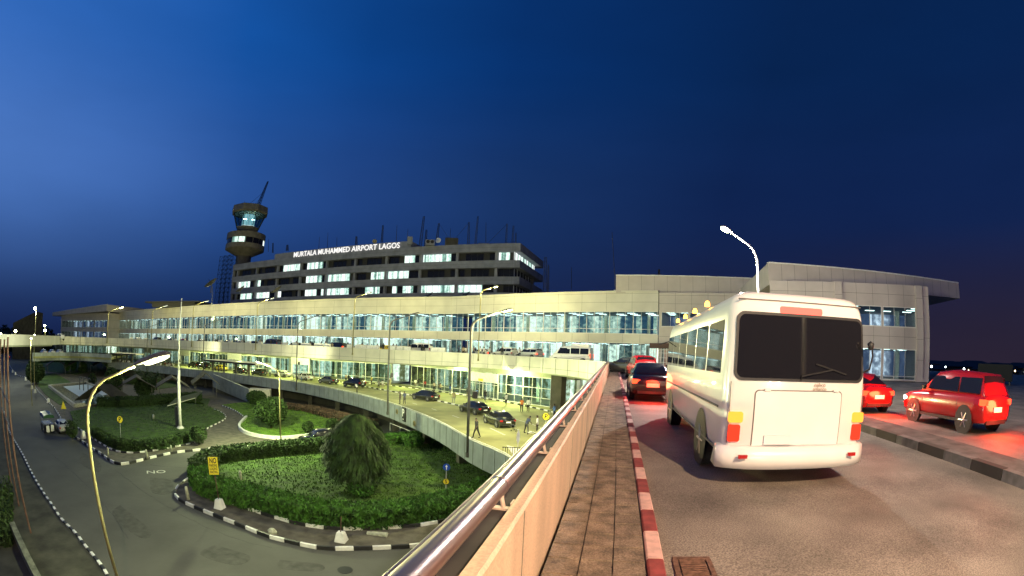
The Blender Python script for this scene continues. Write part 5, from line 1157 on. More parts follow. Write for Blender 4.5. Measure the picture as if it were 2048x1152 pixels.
# small warning triangle and pennant
b = at(129, 842, .13); T = thing('warning_sign', tuple(b), 'small yellow triangular board beside the lower kerb', 'sign'); n = tocam(b); x_ = Vector((-n.y, n.x, 0))
M = MB(); M.tube([b, b + Vector((0, 0, 2.6))], .03, 6); M.build('post', POLED, T)
tr = [(-.45, 1.5), (.45, 1.5), (0, 2.5)]; M = MB(); M.loft([[b + n * .05 + x_ * p[0] + Vector((0, 0, p[1])) for p in tr], [b + n * .08 + x_ * p[0] + Vector((0, 0, p[1])) for p in tr]]); M.build('board', YEL, T)
# P panel on the parapet
def on_par(x): p = edge_hit(x, 820, ARP); return p
def par_n(x):
    a, b = on_par(x - 6), on_par(x + 6); t = (b - a).normalized(); n = Vector((t.y, -t.x, 0)); return n if n.dot(a) < 0 else -n
p = on_par(810); n = par_n(810); c = p + n * .12; zc = hd(811, 829, p.xy.length).z; T = thing('parking_sign', (c.x, c.y, zc - .7), 'tall black panel with a white letter P fixed to the arrivals parapet', 'sign')
M = MB(); M.box((c.x, c.y, zc), (.85, .12, 1.55), rz=math.atan2(n.x, -n.y)); M.build('panel', BLK, T, bevel=.01)
text_obj('lettering', 'P', 1.2, face_cam(Vector((c.x, c.y, zc + .15)) + n * .10, n), WHITE, T, ext=.01, bold=.012)
text_obj('lettering', '>', .4, face_cam(Vector((c.x, c.y, zc - .55)) + n * .10, n), WHITE, T, ext=.01, bold=.01)
for x, y, lb in ((795, 823, 'round brass emblem on the parapet left of the P panel'), (830, 847, 'round brass emblem on the parapet right of the P panel')):
    p = on_par(x); n = par_n(x); zc = hd(x, y, p.xy.length).z; T = thing('emblem', (p.x, p.y, zc), lb, 'emblem'); disc(Vector((p.x, p.y, zc)) + n * .12, n, .3, .06, mat('brass', (.3, .25, .12), .5, .5), 'disc', T); disc(Vector((p.x, p.y, zc)) + n * .125, n, .2, .02, mat('brass_dark', (.12, .11, .07), .5, .5), 'boss', T)
# slim white post sign by the ramp
b = at(1035, 915, 3.2); T = thing('marker_post', tuple(b), 'slim white post with a narrow leaf shaped board behind the road arrow', 'sign'); t_ = hd(1037, 858, b.xy.length)
M = MB(); M.tube([b, t_], .035, 6); M.build('post', WHITE, T); n = tocam(b); x_ = Vector((-n.y, n.x, 0)); M = MB(); M.loft([[Vector((t_.x, t_.y, 0)) + n * o + x_ * a + Vector((0, 0, t_.z + z)) for a, z in ((-.1, -.3), (-.12, -.75), (0, -1.1), (.12, -.75), (.1, -.3), (0, 0))] for o in (.04, .06)]); M.build('board', WHITE, T)
b = at(1020, 921, 3.2); T = thing('barrier', tuple(b), 'short dark rail barrier at the inner end of the arrivals parapet', 'barrier'); n = tocam(b); x_ = Vector((-n.y, n.x, 0)); M = MB()
for k in range(8): M.tube([b + x_ * (k * .16 - .5), b + x_ * (k * .16 - .5) + Vector((0, 0, .9))], .02, 5)
M.tube([b + x_ * -.55 + Vector((0, 0, .92)), b + x_ * .7 + Vector((0, 0, .92))], .03, 6); M.build('rails', DARKM, T)
# white handrail under the parapet
a, b = at(780, 862, .2), at(822, 880, .2); T = thing('handrail', tuple(a), 'short white handrail going down under the arrivals road', 'handrail'); M = MB(); M.tube([a + Vector((0, 0, 1)), b + Vector((0, 0, 1))], .04, 6); M.build('rail', WHITE, T)
for p in (a, a.lerp(b, .5), b): M = MB(); M.tube([p, p + Vector((0, 0, 1))], .03, 6); M.build('post', WHITE, T)
# ================================================================== SHELTERS, STAIR BLOCK
def shelter(p0, p1, w, h, lb, z=3.2, posts=4, rt=.22):
    a, b = Vector((p0.x, p0.y, z)), Vector((p1.x, p1.y, z)); T = thing('shelter', tuple(a), lb, 'shelter'); t = (b - a).normalized(); n = Vector((-t.y, t.x, 0)); 
    if n.y < 0: n = -n
    M = MB(); M.loft([[q - n * .3 + Vector((0, 0, h)), q - n * .3 + Vector((0, 0, h + rt)), q + n * w + Vector((0, 0, h + rt + .12)), q + n * w + Vector((0, 0, h))] for q in (a - t * .8, b + t * .8)]); M.mat(1)
    M.loft([[q - n * .35 + Vector((0, 0, h - .1)), q - n * .35 + Vector((0, 0, h + rt + .05)), q - n * .30 + Vector((0, 0, h + rt + .05)), q - n * .30 + Vector((0, 0, h - .1))] for q in (a - t * .82, b + t * .82)]); M.build('roof', [CLAD, DARKM], T)
    for k in range(posts): q = a.lerp(b, (k + .5) / posts); M = MB(); M.box(q + n * .5 + Vector((0, 0, h / 2)), (.35, .35, h), rz=math.atan2(t.y, t.x)); M.build('post', DARKC, T)
    return T
s0, s1 = edge_hit(412, 740, ARP), edge_hit(508, 740, ARP); shelter(s0 * 1.01, s1 * 1.01, 4.2, 3.0, 'flat roofed passenger shelter on dark posts by the arrivals parapet')
s0, s1 = edge_hit(226, 740, ARP), edge_hit(268, 740, ARP); shelter(s0 * 1.02, s1 * 1.02, 4.2, 3.0, 'farther flat roofed shelter packed with people at the parapet start')
T = thing('stair_block', tuple(at(500, 806, 0)), 'white stepped stair wall leading down from the arrivals road to the garden', 'stairs')
e0, e1 = edge_hit(440, 760, ARP), edge_hit(545, 760, ARP); g0, g1 = at(497, 800, 0), at(540, 800, 0)
M = MB(); c0 = at(498, 804, .1); c1 = at(540, 806, .1); c0z = hd(498, 778, c0.xy.length).z; bk = (e1 - c1); bk.z = 0; bk = bk * .5
pr = [c0, c1, c1 + bk, c0 + bk]; M.prism([p.xy[:] for p in pr], 0, c0z); M.build('end_wall', CLAD, T)
M = MB(); w0_ = hd(425, 752, e0.xy.length * .97); M.loft([[Vector((c0.x, c0.y, z)) + d_ for z, d_ in ((0, Vector((0, 0, 0))), (c0z, Vector((0, 0, 0))), (c0z, Vector((.25, .25, 0))), (0, Vector((.25, .25, 0))))], [Vector((w0_.x, w0_.y, z)) + d_ for z, d_ in ((1.2, Vector((0, 0, 0))), (3.9, Vector((0, 0, 0))), (3.9, Vector((.25, .25, 0))), (1.2, Vector((.25, .25, 0))))]]); M.build('side_wall', PANEL, T)
M = MB()
for k in range(14): f = k / 13; q = c0.lerp(Vector((w0_.x, w0_.y, 0)), f) + Vector((1.2, 1.2, 0)); M.box((q.x, q.y, (c0z * .3 + f * 2.4) / 2), (2, 1.6, c0z * .3 + f * 2.4), rz=-.4)
M.build('steps', DARKC, T)
# ticket pillar white
p = at(337, 725, 3.2); T = thing('kiosk', tuple(p), 'small white rounded booth among the waiting crowd', 'kiosk'); M = MB(); M.lathe([(.9, 0), (.9, 2.3)], 14, p); M.build('wall', WHITE, T); M = MB(); M.lathe([(1.2, 2.3), (1.25, 2.5), (.2, 2.75)], 14, p); M.build('roof', DARKM, T)
# zigzag roofed walkway
ROOFD = mat('walkway_roof', (.035, .032, .028), .8, noise=.5, nscale=1.2, c2=(.045, .04, .03))
def gable(x0, x1, y, hpk, heave, dep, lb, ypk=None, mm=ROOFD):
    a, b = at(x0, y, .15), at(x1, y, .15); c = a.lerp(b, .5); T = thing('walkway_canopy', tuple(c), lb, 'canopy', None); t = (b - a).normalized(); n = Vector((-t.y, t.x, 0)); n = n if n.y > 0 else -n
    M = MB()
    for s_ in (-1, 1):
        e = a if s_ < 0 else b
        q = [e + Vector((0, 0, heave)), c + Vector((0, 0, hpk))]; M.loft([[v, v + Vector((0, 0, .14)), v + n * dep + Vector((0, 0, .14)), v + n * dep] for v in q])
    M.build('roof', mm, T)
    for e, o in ((a, .15), (b, -.15)):
        for dd in (0.2, dep - .3): q = e + t * o * 5 + n * dd; M = MB(); M.tube([q, q + Vector((0, 0, heave + .1))], .07, 6); M.build('post', POLED, T)
gable(92, 135, 750, 4.0, 2.2, 8, 'leftmost dark gable of the zigzag walkway roof')
gable(137, 185, 748, 4.0, 2.2, 8, 'second dark gable of the zigzag roof above the bright far lawn')
gable(188, 228, 748, 3.9, 2.2, 8, 'third dark gable below the start of the arrivals parapet')
gable(236, 312, 800, 3.8, 2.0, 7, 'broad dark gable left of the white mast')
gable(312, 380, 800, 3.8, 2.0, 7, 'dark gable passing behind the white mast')
gable(385, 440, 795, 4.4, 2.3, 7, 'mossy gable roof beside the stair wall', mm=mat('moss_roof', (.07, .065, .04), .9, noise=.7, nscale=2.5, c2=(.22, .2, .1)))
p0, p1 = at(336, 826, .2), at(392, 808, .2); T = thing('lean_to_roof', tuple(p0), 'tilted dark slab roof with a pale lower edge beside the white mast', 'canopy'); n = Vector((-.2, 1, 0)).normalized()
M = MB(); M.loft([[q + Vector((0, 0, 1.0)), q + Vector((0, 0, 1.12)), q + n * 2.6 + Vector((0, 0, 1.9)), q + n * 2.6 + Vector((0, 0, 1.78))] for q in (p0, p1)]); M.build('slab', mat('slab_slate', (.07, .085, .10), .4, noise=.2), T)
M = MB(); M.tube([p0 + Vector((0, 0, 1.03)), p1 + Vector((0, 0, 1.03))], .06, 6); M.build('edge_trim', WHITE, T)
for f in (.15, .85): q = p0.lerp(p1, f) + n * 1.3; M = MB(); M.tube([q, q + Vector((0, 0, 1.4))], .06, 6); M.build('post', POLED, T)
# pool with tiered fountain
T = thing('fountain_pool', tuple(at(165, 785, .1)), 'sunken square fountain pool with a pale rim and curved spouts', 'fountain')
rim = A3([(98, 775), (173, 768), (255, 800), (150, 815)], .15)
M = MB(); rr_ = rim + [rim[0]]
for a, b in zip(rr_, rr_[1:]): ribbon(M, [a, b], [(-.25, 0), (-.25, .55), (.25, .55), (.25, 0)])
M.build('rim', mat('pool_rim', (.35, .34, .30), .7, noise=.3), T)
M = MB(); M.prism([p.xy[:] for p in rim], .14, .38); M.build('water', mat('pool_water', (.02, .035, .04), .06, spec=1.0, bump=.25, nscale=2), T)
M = MB(); cc = sum(rim, Vector()) / 4; M.prism([(p.lerp(cc, .35) - Vector((2.5, -2.5, 0))).xy[:] for p in rim], .385, .40); M.build('glowing_basin', mat('pool_basin', (.35, .42, .42), .3, emit=(.6, .75, .75), es=.10), T)  # weak emission makes the basin glow, though it is no lamp
for k, q in enumerate((-2.6, -.8, 1.2)):
    M = MB(); c = cc + Vector((q - 1, 1.5, .3)); M.tube([c, c + Vector((0, 0, 1.6)), c + Vector((.25, 0, 2.3)), c + Vector((.8, 0, 2.5)), c + Vector((1.2, 0, 2.2))], .11, 8); M.build('spout', POLED, T, smooth=True)
a, b = at(150, 812, .2), at(235, 812, .2); c = a.lerp(b, .5); T = thing('pool_canopy', tuple(a), 'low dark gable roof over the pool edge with glowing glass below', 'canopy')
M = MB()
for e in (a, b): q = [e + Vector((0, 0, .8)), c + Vector((0, 0, 3.0))]; M.loft([[v, v + Vector((0, 0, .15)), v + Vector((-.5, 4, .15)), v + Vector((-.5, 4, 0))] for v in q])
M.build('roof', ROOFD, T); M = MB(); M.loft([[a + Vector((.5, .6, .3)), b + Vector((-.5, .6, .3)), c + Vector((0, .6, 1.9))], [a + Vector((.5, .7, .3)), b + Vector((-.5, .7, .3)), c + Vector((0, .7, 1.9))]]); M.build('glazing', room_mat('room_pool', [(0, (.01, .02, .02)), (.5, (.06, .09, .09)), (1, (.4, .55, .55))], scale=1, seed=8, gain=.5), T)
# ================================================================== PEOPLE
SKIN = mat('skin', (.06, .032, .02), .6); HAIR = mat('hair', (.01, .009, .008), .9)
CL = {n: mat('cloth_' + n, c, .9, noise=.1) for n, c in dict(white=(.6, .6, .58), black=(.015, .015, .016), navy=(.02, .03, .07), grey=(.18, .18, .18), orange=(.45, .14, .04), khaki=(.25, .2, .12), blue=(.06, .12, .3), yellow=(.5, .42, .1), red=(.3, .03, .03), tan=(.3, .24, .18)).items()}
def person_mesh(pose):
    V, E_, Rr = [], [], []
    def v(p, r, par=None):
        V.append(p); Rr.append(r)
        if par is not None: E_.append((par, len(V) - 1))
        return len(V) - 1
    lean = dict(stand=0, walk=.06, bend=.55, talk=0)[pose]
    def L(y, z): 
        return (y + max(0, z - .95) * math.sin(lean), .95 + (z - .95) * math.cos(lean)) if z > .95 else (y, z)
    def P(x, y, z): yy, zz_ = L(y, z); return (x, yy, zz_)
    pel = v(P(0, 0, .95), .155); wst = v(P(0, 0, 1.10), .135, pel); ch = v(P(0, 0, 1.32), .165, wst); nk = v(P(0, .01, 1.49), .062, ch); h1 = v(P(0, .03, 1.58), .085, nk); h2 = v(P(0, .03, 1.66), .10, h1); v(P(0, .02, 1.745), .065, h2); v(P(0, .115, 1.62), .022, h1)
    st = dict(stand=(.0, .0), walk=(.28, -.26), bend=(.12, -.1), talk=(.03, -.03))[pose]
    for sx, fy in ((1, st[0]), (-1, st[1])):
        hip = v(P(sx * .10, 0, .88), .105, pel); kn = v((sx * .11, fy * .55 + .03, .50), .066, hip); an = v((sx * .115, fy - (.05 if fy < 0 else 0), .09), .043, kn); v((sx * .125, fy + .17, .045), .04, an)
        sh = v(P(sx * .19, 0, 1.42), .065, ch)
        ay = dict(stand=.03, walk=-fy * .8, bend=.35, talk=.22)[pose]
        el = v(P(sx * .25, ay * .3 - .02, 1.15), .046, sh); wz = dict(stand=.88, walk=.92, bend=1.0, talk=1.18 if sx > 0 else .9)[pose]
        wr = v(P(sx * .26, ay + .03, wz), .030, el); pm = v(P(sx * .26, ay + .05, wz - .07), .036, wr)
        for i in range(4): f0 = v(P(sx * .26 + (i - 1.5) * .012, ay + .06 + (i - 1.5) * .016, wz - .12), .012, pm); v(P(sx * .255, ay + .07 + (i - 1.5) * .016, wz - .165 + abs(i - 1.3) * .008), .009, f0)
        v(P(sx * .235, ay + .095, wz - .11), .012, pm)
    me = bpy.data.meshes.new('person_body'); me.from_pydata(V, E_, []); o = bpy.data.objects.new('tmp', me); COL.objects.link(o)
    md = o.modifiers.new('s', 'SKIN'); sv = me.skin_vertices[0].data
    for i, r in enumerate(Rr): sv[i].radius = (r, r); sv[i].use_root = (i == 0)
    sub = o.modifiers.new('b', 'SUBSURF'); sub.levels = 1; sub.render_levels = 1
    bpy.context.view_layer.update(); dg = bpy.context.evaluated_depsgraph_get(); m2 = bpy.data.meshes.new_from_object(o.evaluated_get(dg)); bpy.data.objects.remove(o)
    m2.name = 'person_' + pose; m2.materials.clear()
    for q in (SKIN, CL['white'], CL['black'], HAIR, BLACK): m2.materials.append(q)
    for p in m2.polygons:
        c = p.center; z = c.z; x = abs(c.x); u = .95 + (z - .95) / max(.2, math.cos(lean)) if z > .95 else z
        if z < .085: i = 4
        elif z < .93 and x < .215 : i = 2
        elif u > 1.62 or (u > 1.56 and c.y < (u - .95) * math.sin(lean) + .0): i = 3
        elif u > 1.475: i = 0
        elif x > .215 and u < 1.12: i = 0
        else: i = 1
        p.material_index = i; p.use_smooth = True
    return m2
PM = {}
def person(pos, head, pose, top, bot, label, group=None, h=1.0, cat='person'):
    if pose not in PM: PM[pose] = person_mesh(pose)
    o = bpy.data.objects.new('person', PM[pose]); COL.objects.link(o); o.location = pos; o.rotation_euler = (0, 0, head); o.scale = (h, h, h)
    for i, q in ((1, CL[top]), (2, CL[bot])): o.material_slots[i].link = 'OBJECT'; o.material_slots[i].material = q
    return tag(o, label, cat, group)
PP = [(953, 876, 'walk', 'black', 'black', 'lone figure in dark clothes walking beside the nearest lamp post', 2.2), (1043, 824, 'stand', 'orange', 'black', 'person in an orange top standing before the glazed entrance', 3), (1056, 824, 'stand', 'white', 'black', 'person in a white shirt next to the one in orange', .3),
      (1052, 867, 'bend', 'navy', 'black', 'person in a navy waistcoat bending over a luggage trolley', -1), (1074, 868, 'stand', 'white', 'black', 'person in a white shirt with a small rucksack by the trolley', 1.4), (1108, 838, 'talk', 'blue', 'navy', 'person in a pale blue shirt right of the round sign', 1.0),
      (800, 808, 'stand', 'black', 'black', 'left one of two dark figures behind the parapet near the P panel', 2), (809, 809, 'talk', 'navy', 'black', 'right one of two dark figures behind the parapet near the P panel', 2.6), (907, 808, 'walk', 'khaki', 'grey', 'blurred figure in khaki walking ahead of the two black saloons', 0), (953, 800, 'stand', 'blue', 'grey', 'person in blue behind the second black saloon', 0),
      (831, 776, 'stand', 'white', 'tan', 'left person of a pair at the arrivals glass', 0), (836, 776, 'stand', 'black', 'grey', 'right person of a pair at the arrivals glass', 0), (757, 780, 'talk', 'grey', 'black', 'person in grey with arms on hips right of the black estate', 3.1), (765, 779, 'stand', 'white', 'tan', 'person in white beside the one in grey', 3),
      (726, 764, 'stand', 'white', 'grey', 'person in a white top behind the black estate', 1), (692, 765, 'stand', 'tan', 'black', 'person standing between the dark saloons', 1), (697, 766, 'stand', 'black', 'black', 'person in black between the dark saloons', 1), (588, 762, 'talk', 'white', 'navy', 'person in white leaning near the silver car', 2), (603, 763, 'stand', 'white', 'blue', 'person by the parapet and lamp post', 2), (714, 786, 'bend', 'white', 'black', 'person crouching low at the parapet by the black estate', 1.5),
      (540, 753, 'stand', 'white', 'navy', 'person beside the shelter roof end', 1), (530, 752, 'walk', 'black', 'navy', 'person in black under the shelter end', 1), (447, 748, 'stand', 'white', 'navy', 'person in white under the shelter', 1), (437, 747, 'stand', 'grey', 'black', 'person in grey under the shelter', 1)]
for x, y, pose, tp_, bt_, lb, hh in PP: person(at(x, y, 3.21), hh, pose, tp_, bt_, lb, 'people on the arrivals road')
rn = random.Random(9)
GL = [(880, 786, 'before the wide arrivals glass'), (900, 790, 'near the kerb before the glass'), (850, 779, 'right of the pair at the glass'), (868, 783, 'walking by the middle of the glass'), (935, 797, 'close to the entrance header'), (970, 803, 'left of the entrance doors'), (1012, 812, 'right of the entrance doors'), (743, 770, 'behind the couple in white and grey'), (780, 772, 'left of the P panel by the glass'), (672, 762, 'behind the grey saloon'), (640, 757, 'behind the silver saloon'), (625, 756, 'at the pavement above the silver cars'), (554, 748, 'far side of the silver car by the shelter'), (1120, 846, 'beside the nested trolleys')]
for x, y, wh in GL:
    tc_ = rn.choice(['white', 'blue', 'tan', 'khaki', 'red', 'black', 'yellow']); person(at(x, y, 3.21), rn.uniform(0, 6.28), rn.choice(['stand', 'walk', 'talk']), tc_, rn.choice(['black', 'navy', 'grey', 'khaki']), 'person in a %s top %s' % (tc_, wh), 'people on the arrivals road')
rn = random.Random(5)
LM = [(262, 'by the farther shelter'), (302, 'near the slim lamp post'), (334, 'beside the white booth'), (372, 'left of the mast'), (420, 'right of the mast'), (470, 'left of the second cream post'), (530, 'beside the dark blue van'), (600, 'above the silver taxis'), (650, 'left of the red lit jeep'), (690, 'right of the red lit jeep'), (730, 'near the middle cream post'), (780, 'around the yellow taxi'), (820, 'before the white minibus'), (880, 'right of the white minibus'), (960, 'near the bright yellow lamp'), (1060, 'by the silver pickup')]
def near(x): return min(LM, key=lambda q: abs(q[0] - x))[1]
ORD = 'first second third fourth fifth sixth seventh eighth ninth tenth eleventh twelfth thirteenth fourteenth fifteenth sixteenth seventeenth eighteenth nineteenth twentieth'.split() + ['twenty ' + q for q in 'first second third fourth fifth sixth seventh'.split()]
for k in range(34):
    x = rn.choice([rn.uniform(235, 268), rn.uniform(284, 350), rn.uniform(330, 352)]); p = edge_hit(x, 720, ARP) * rn.uniform(1.008, 1.06); p.z = 3.21
    ps_, tc_, bc_ = rn.choice(['stand', 'talk', 'walk']), rn.choice(['white', 'black', 'white', 'blue', 'tan', 'red']), rn.choice(['black', 'navy', 'grey'])
    person(p, rn.uniform(0, 6.28), ps_, tc_, bc_, '%s person in %s top and %s trousers %s, arrivals crowd' % (dict(stand='upright', talk='gesturing', walk='walking')[ps_], tc_, bc_, near(x)), 'crowd at the left arrivals parapet', rn.uniform(.93, 1.05))
for k in range(70):
    x = rn.choice([rn.uniform(600, 860), rn.uniform(600, 860), rn.uniform(430, 600), rn.uniform(340, 430), rn.uniform(870, 1050)]); q = deck_pos(x, rn.uniform(2.5, 9)); q.z = 9.5
    ps_, tc_, bc_ = rn.choice(['stand', 'talk', 'walk']), rn.choice(['white', 'black', 'black', 'black', 'navy', 'tan']), rn.choice(['black', 'navy', 'grey'])
    person(q, rn.uniform(0, 6.28), ps_, tc_, bc_, '%s person, %s top and %s trousers, on upper deck %s' % (dict(stand='upright', talk='gesturing', walk='walking')[ps_], tc_, bc_, near(x)), 'crowd on the departures deck', rn.uniform(.95, 1.08))
# luggage trolleys
for i, (x, y, lb) in enumerate([(1062, 868, 'silver luggage trolley between the bending person and the one in white'), (1030, 862, 'tall wire luggage trolley behind the nearest black saloon'), (1098, 834, 'row of nested luggage trolleys by the entrance glass'), (1085, 870, 'luggage trolley tipped beside the parking sign')]):
    b = at(x, y, 3.21); T = thing('luggage_trolley', tuple(b), lb, 'trolley', local=True, rz=i * 1.1); M = MB()
    M.tube([(-.3, 0, .15), (.4, 0, .12)], .02, 5); M.tube([(-.3, .25, .15), (.35, .2, .12)], .02, 5); M.tube([(-.3, -.25, .15), (.35, -.2, .12)], .02, 5); M.tube([(-.3, -.25, .15), (-.4, -.25, 1.0), (-.4, .25, 1.0), (-.3, .25, .15)], .02, 5); M.tube([(-.36, -.25, .6), (-.36, .25, .6)], .015, 5); M.build('frame', RIM, T)
    for q in ((-.3, .25), (-.3, -.25), (.35, 0)): M = MB(); M.tube([(q[0], q[1] - .02, .06), (q[0], q[1] + .02, .06)], .06, 8); M.build('wheel', TYRE, T)
# white barrier blocks on the deck edge
for k, x in enumerate(sorted([607, 616, 634, 642, 655, 700, 716, 728, 740, 752, 785, 800, 815, 870, 884, 590, 570, 520, 497, 460, 440, 330, 350, 290, 262])):
    q = deck_pos(x, 1.5); T = thing('barrier_block', tuple(q), '%s white concrete block from the far end of the deck edge' % ORD[k], 'barrier', 'white blocks along the deck edge'); M = MB(); q = q + Vector((0, 0, .0)); a = R(167)
    M.loft([[q + Matrix.Rotation(a, 3, 'Z') @ Vector((x_, s_ * w, z)) for s_, w, z in ((-1, .35, 0), (-1, .2, 1.35), (1, .2, 1.35), (1, .35, 0))] for x_ in (-.6, .6)]); M.build('block', WHITE, T)
# ================================================================== ROOF CLUTTER
def roofp(x, y, a=OA, b=OB, back=2.0):
    h = hit(x, y, a, b); f = 1 + back / h.xy.length; return Vector((h.x * f, h.y * f, h.z))
def antenna(x, yb, yt, w=0.0, lb='', back=3, dx=0, a=OA, b=OB, zb=None):
    p = roofp(x, yb, a, b, back); d = p.xy.length; t_ = hd(x + dx, yt, d); p.z = p.z if zb is None else zb
    T = thing('antenna', tuple(p), lb, 'antenna'); M = MB()
    if w: lattice(M, p, (t_.x, t_.y, t_.z), w, w * .6, 8, .045)
    else: M.tube([p, t_], [.09, .05], 5)
    M.build('mast', DARKM, T); return T, p, t_
for x, yb, yt, w, dx, lb in [(764, 480, 451, .5, 2, 'thin lattice aerial above the letters of AIRPORT'), (793, 478, 450, 0, 1, 'whip aerial above the end of the lit lettering'), (815, 480, 458, 0, 1, 'short aerial at the right end of the sign wall'), (841, 487, 433, .7, 7, 'tallest pair of lattice masts on the office roof'), (851, 488, 460, .6, 2, 'short thick mast next to the tallest pair'), (873, 484, 447, .6, 5, 'mast with a slanting top beside the round dish'), (900, 484, 457, 0, 1, 'whip aerial on the water tank'), (937, 486, 445, .6, 1, 'lattice mast with a guy wire right of the tank'), (951, 486, 433, .5, 5, 'tall double mast in the right part of the roof'), (972, 480, 445, 0, 0, 'lone thin aerial above the grey roof box'), (1012, 485, 448, .5, 2, 'mast near the right roof corner with a guy wire'), (1025, 488, 452, .6, 2, 'thick mast at the very corner of the roof'), (1031, 494, 466, .4, 1, 'short mast just past the roof corner'),
                         (537, 500, 478, 0, 0, 'thin aerial left of the lit lettering'), (546, 502, 486, .4, 0, 'short stubby aerial left of the lettering'), (575, 498, 490, .8, 0, 'wide low aerial above the letter M'), (638, 494, 474, 0, 1, 'aerial with a knob above the first word'), (655, 492, 465, 0, 1, 'taller whip above the first word'), (713, 485, 473, .6, 0, 'low cluster aerial above the second word'), (674, 489, 474, 0, 0, 'short stick aerial above the middle of the sign')]:
    T, p, t_ = antenna(x, yb, yt, w, lb, 3, dx)
    if x in (937, 1012, 873): M = MB(); M.tube([t_ * .999, p + Vector((-5.5 if x != 873 else 5, 0, -.3))], .04, 4); M.build('guy_wire', DARKM, T)
for x, yb, yt, w, lb in [(1091, 590, 515, 1.2, 'far lattice radio mast right of the office block'), (1097, 590, 530, .5, 'thin far mast beside the radio mast'), (1143, 590, 535, 0, 'far stick aerial left of the roof boxes'), (1232, 570, 464, 0, 'very tall thin whip aerial above the grey wing'), (1063, 590, 560, .6, 'short far mast nearest the office block'), (1318, 552, 539, .4, 'small aerial on the grey wing roof'), (425, 598, 573, 0, 'thin aerial beside the tilted dish')]:
    d = 120 if x < 1150 else 78; p = hd(x, yb, d); t_ = hd(x - (8 if x == 1232 else 0), yt, d); p.z = 20; T = thing('antenna', tuple(p), lb, 'antenna'); M = MB()
    if w: lattice(M, p, t_, w, w * .5, 14, .06)
    else: M.tube([p, t_], .07 if d > 100 else .045, 5)
    M.build('mast', DARKM, T)
def dish(p, r, aim, lb, m_=WHITE):
    T = thing('satellite_dish', tuple(p), lb, 'dish'); aim = Vector(aim).normalized(); a = aim.orthogonal().normalized(); b = aim.cross(a); M = MB(); c = Vector(p) + Vector((0, 0, r * 1.1)); rr = []
    for k in range(6): f = k / 5; rr.append([c + aim * (f * f * r * .3) + (a * math.cos(q) + b * math.sin(q)) * r * max(f, .02) for q in [i * 2 * math.pi / 20 for i in range(20)]])
    M.loft(rr); M.build('reflector', m_, T); M = MB(); M.tube([p, c], r * .06, 6); M.build('stand', DARKM, T); M = MB(); M.tube([c + aim * .1, c + aim * r * .8], r * .03, 5); M.build('feed', DARKM, T)
q = roofp(877, 484); dish(q, .8, (-.2, -1, .1), 'round white dish on the office roof behind the slanting mast')
q = roofp(749, 487); dish(q + Vector((0, 0, .3)), .7, (.3, -1, .1), 'pale round dish above the lit lettering', mat('dish_tan', (.3, .27, .15), .6))
for x, y, d, r, lb in ((420, 604, 100, 1.7, 'dark tilted dish at the left end of the terminal roof'), (553, 602, 104, 1.6, 'large dark dish in front of the left office windows'), (480, 600, 104, 1.3, 'dark dish low before the office windows by the tower'), (857, 592, 100, 1.4, 'dark shallow dish before the lit lower office windows'), (930, 590, 98, 1.5, 'dark dish lying low right of the lit office windows'), (1040, 585, 96, 1.6, 'dark dish near the right end of the office block')):
    p = hd(x, y, d); p.z = 20.7; dish(p, r, (-.5, -.3, .8), lb, DARKM)
def boxunit(x, y, d, w, h, lb, m_=WHITE, z=None, grid=True, cat='air conditioner', name='air_conditioner'):
    p = hd(x, y, d); p.z = p.z if z is None else z; T = thing(name, tuple(p), lb, cat); n = tocam(p); rz = math.atan2(n.x, -n.y); M = MB(); M.box(p + Vector((0, 0, h / 2)), (w, w * .8, h), rz=rz); M.build('case', m_, T, bevel=.04)
    if grid: 
        for s_ in (-.22, .22): disc(p + n * (w * .4 + .01) + Vector((-n.y, n.x, 0)) * s_ * w + Vector((0, 0, h * .6)), n, w * .19, .02, DARKM, 'fan_grille', T)
boxunit(1164, 583, 86, 1.3, 1.45, 'leftmost white air conditioner on the terminal roof', z=20.9); boxunit(1179, 583, 86, 1.4, 1.55, 'second white air conditioner, close to the leftmost one', z=20.9); boxunit(1212, 583, 84, 1.9, 1.7, 'white air conditioner with dark grilles just left of the grey wing', z=20.9); boxunit(1233, 583, 82, 1.0, 1.8, 'air conditioner tucked against the grey wing roof', z=20.9)
q = roofp(903, 487); boxunit(903, 487, q.xy.length, 3.6, 2.2, 'big dark square tank on the office roof', DARKC, z=39.1, grid=False, cat='tank', name='roof_tank')
boxunit(860, 487, q.xy.length, 2.6, 1.5, 'dark grilled plant box left of the round dish', OFFC, z=39.1, grid=True, cat='plant box', name='plant_box'); boxunit(968, 487, q.xy.length, 3.2, 1.1, 'low grey box near the right of the office roof', OFFC, z=39.1, grid=False, cat='plant box', name='plant_box'); boxunit(820, 480, q.xy.length, 1.4, 2.2, 'upright pale box behind the right end of the sign wall', OFFC, z=39.1, grid=False, cat='plant box', name='plant_box')
# plant huts left on the roof
p = hd(345, 612, 150); T = thing('roof_hut', (p.x, p.y, 20.8), 'dark low hut with bright strip windows on the far terminal roof', 'hut'); M = MB(); M.prism([(p.x - 9, p.y - 2), (p.x + 9, p.y + 2), (p.x + 8, p.y + 8), (p.x - 10, p.y + 4)], 20.8, 22.2); M.build('wall', BLACK, T)
M = MB(); M.prism([(p.x - 12, p.y - 3), (p.x + 12, p.y + 1), (p.x + 10, p.y + 10), (p.x - 13, p.y + 6)], 22.2, 22.6); M.build('roof', BLACK, T)
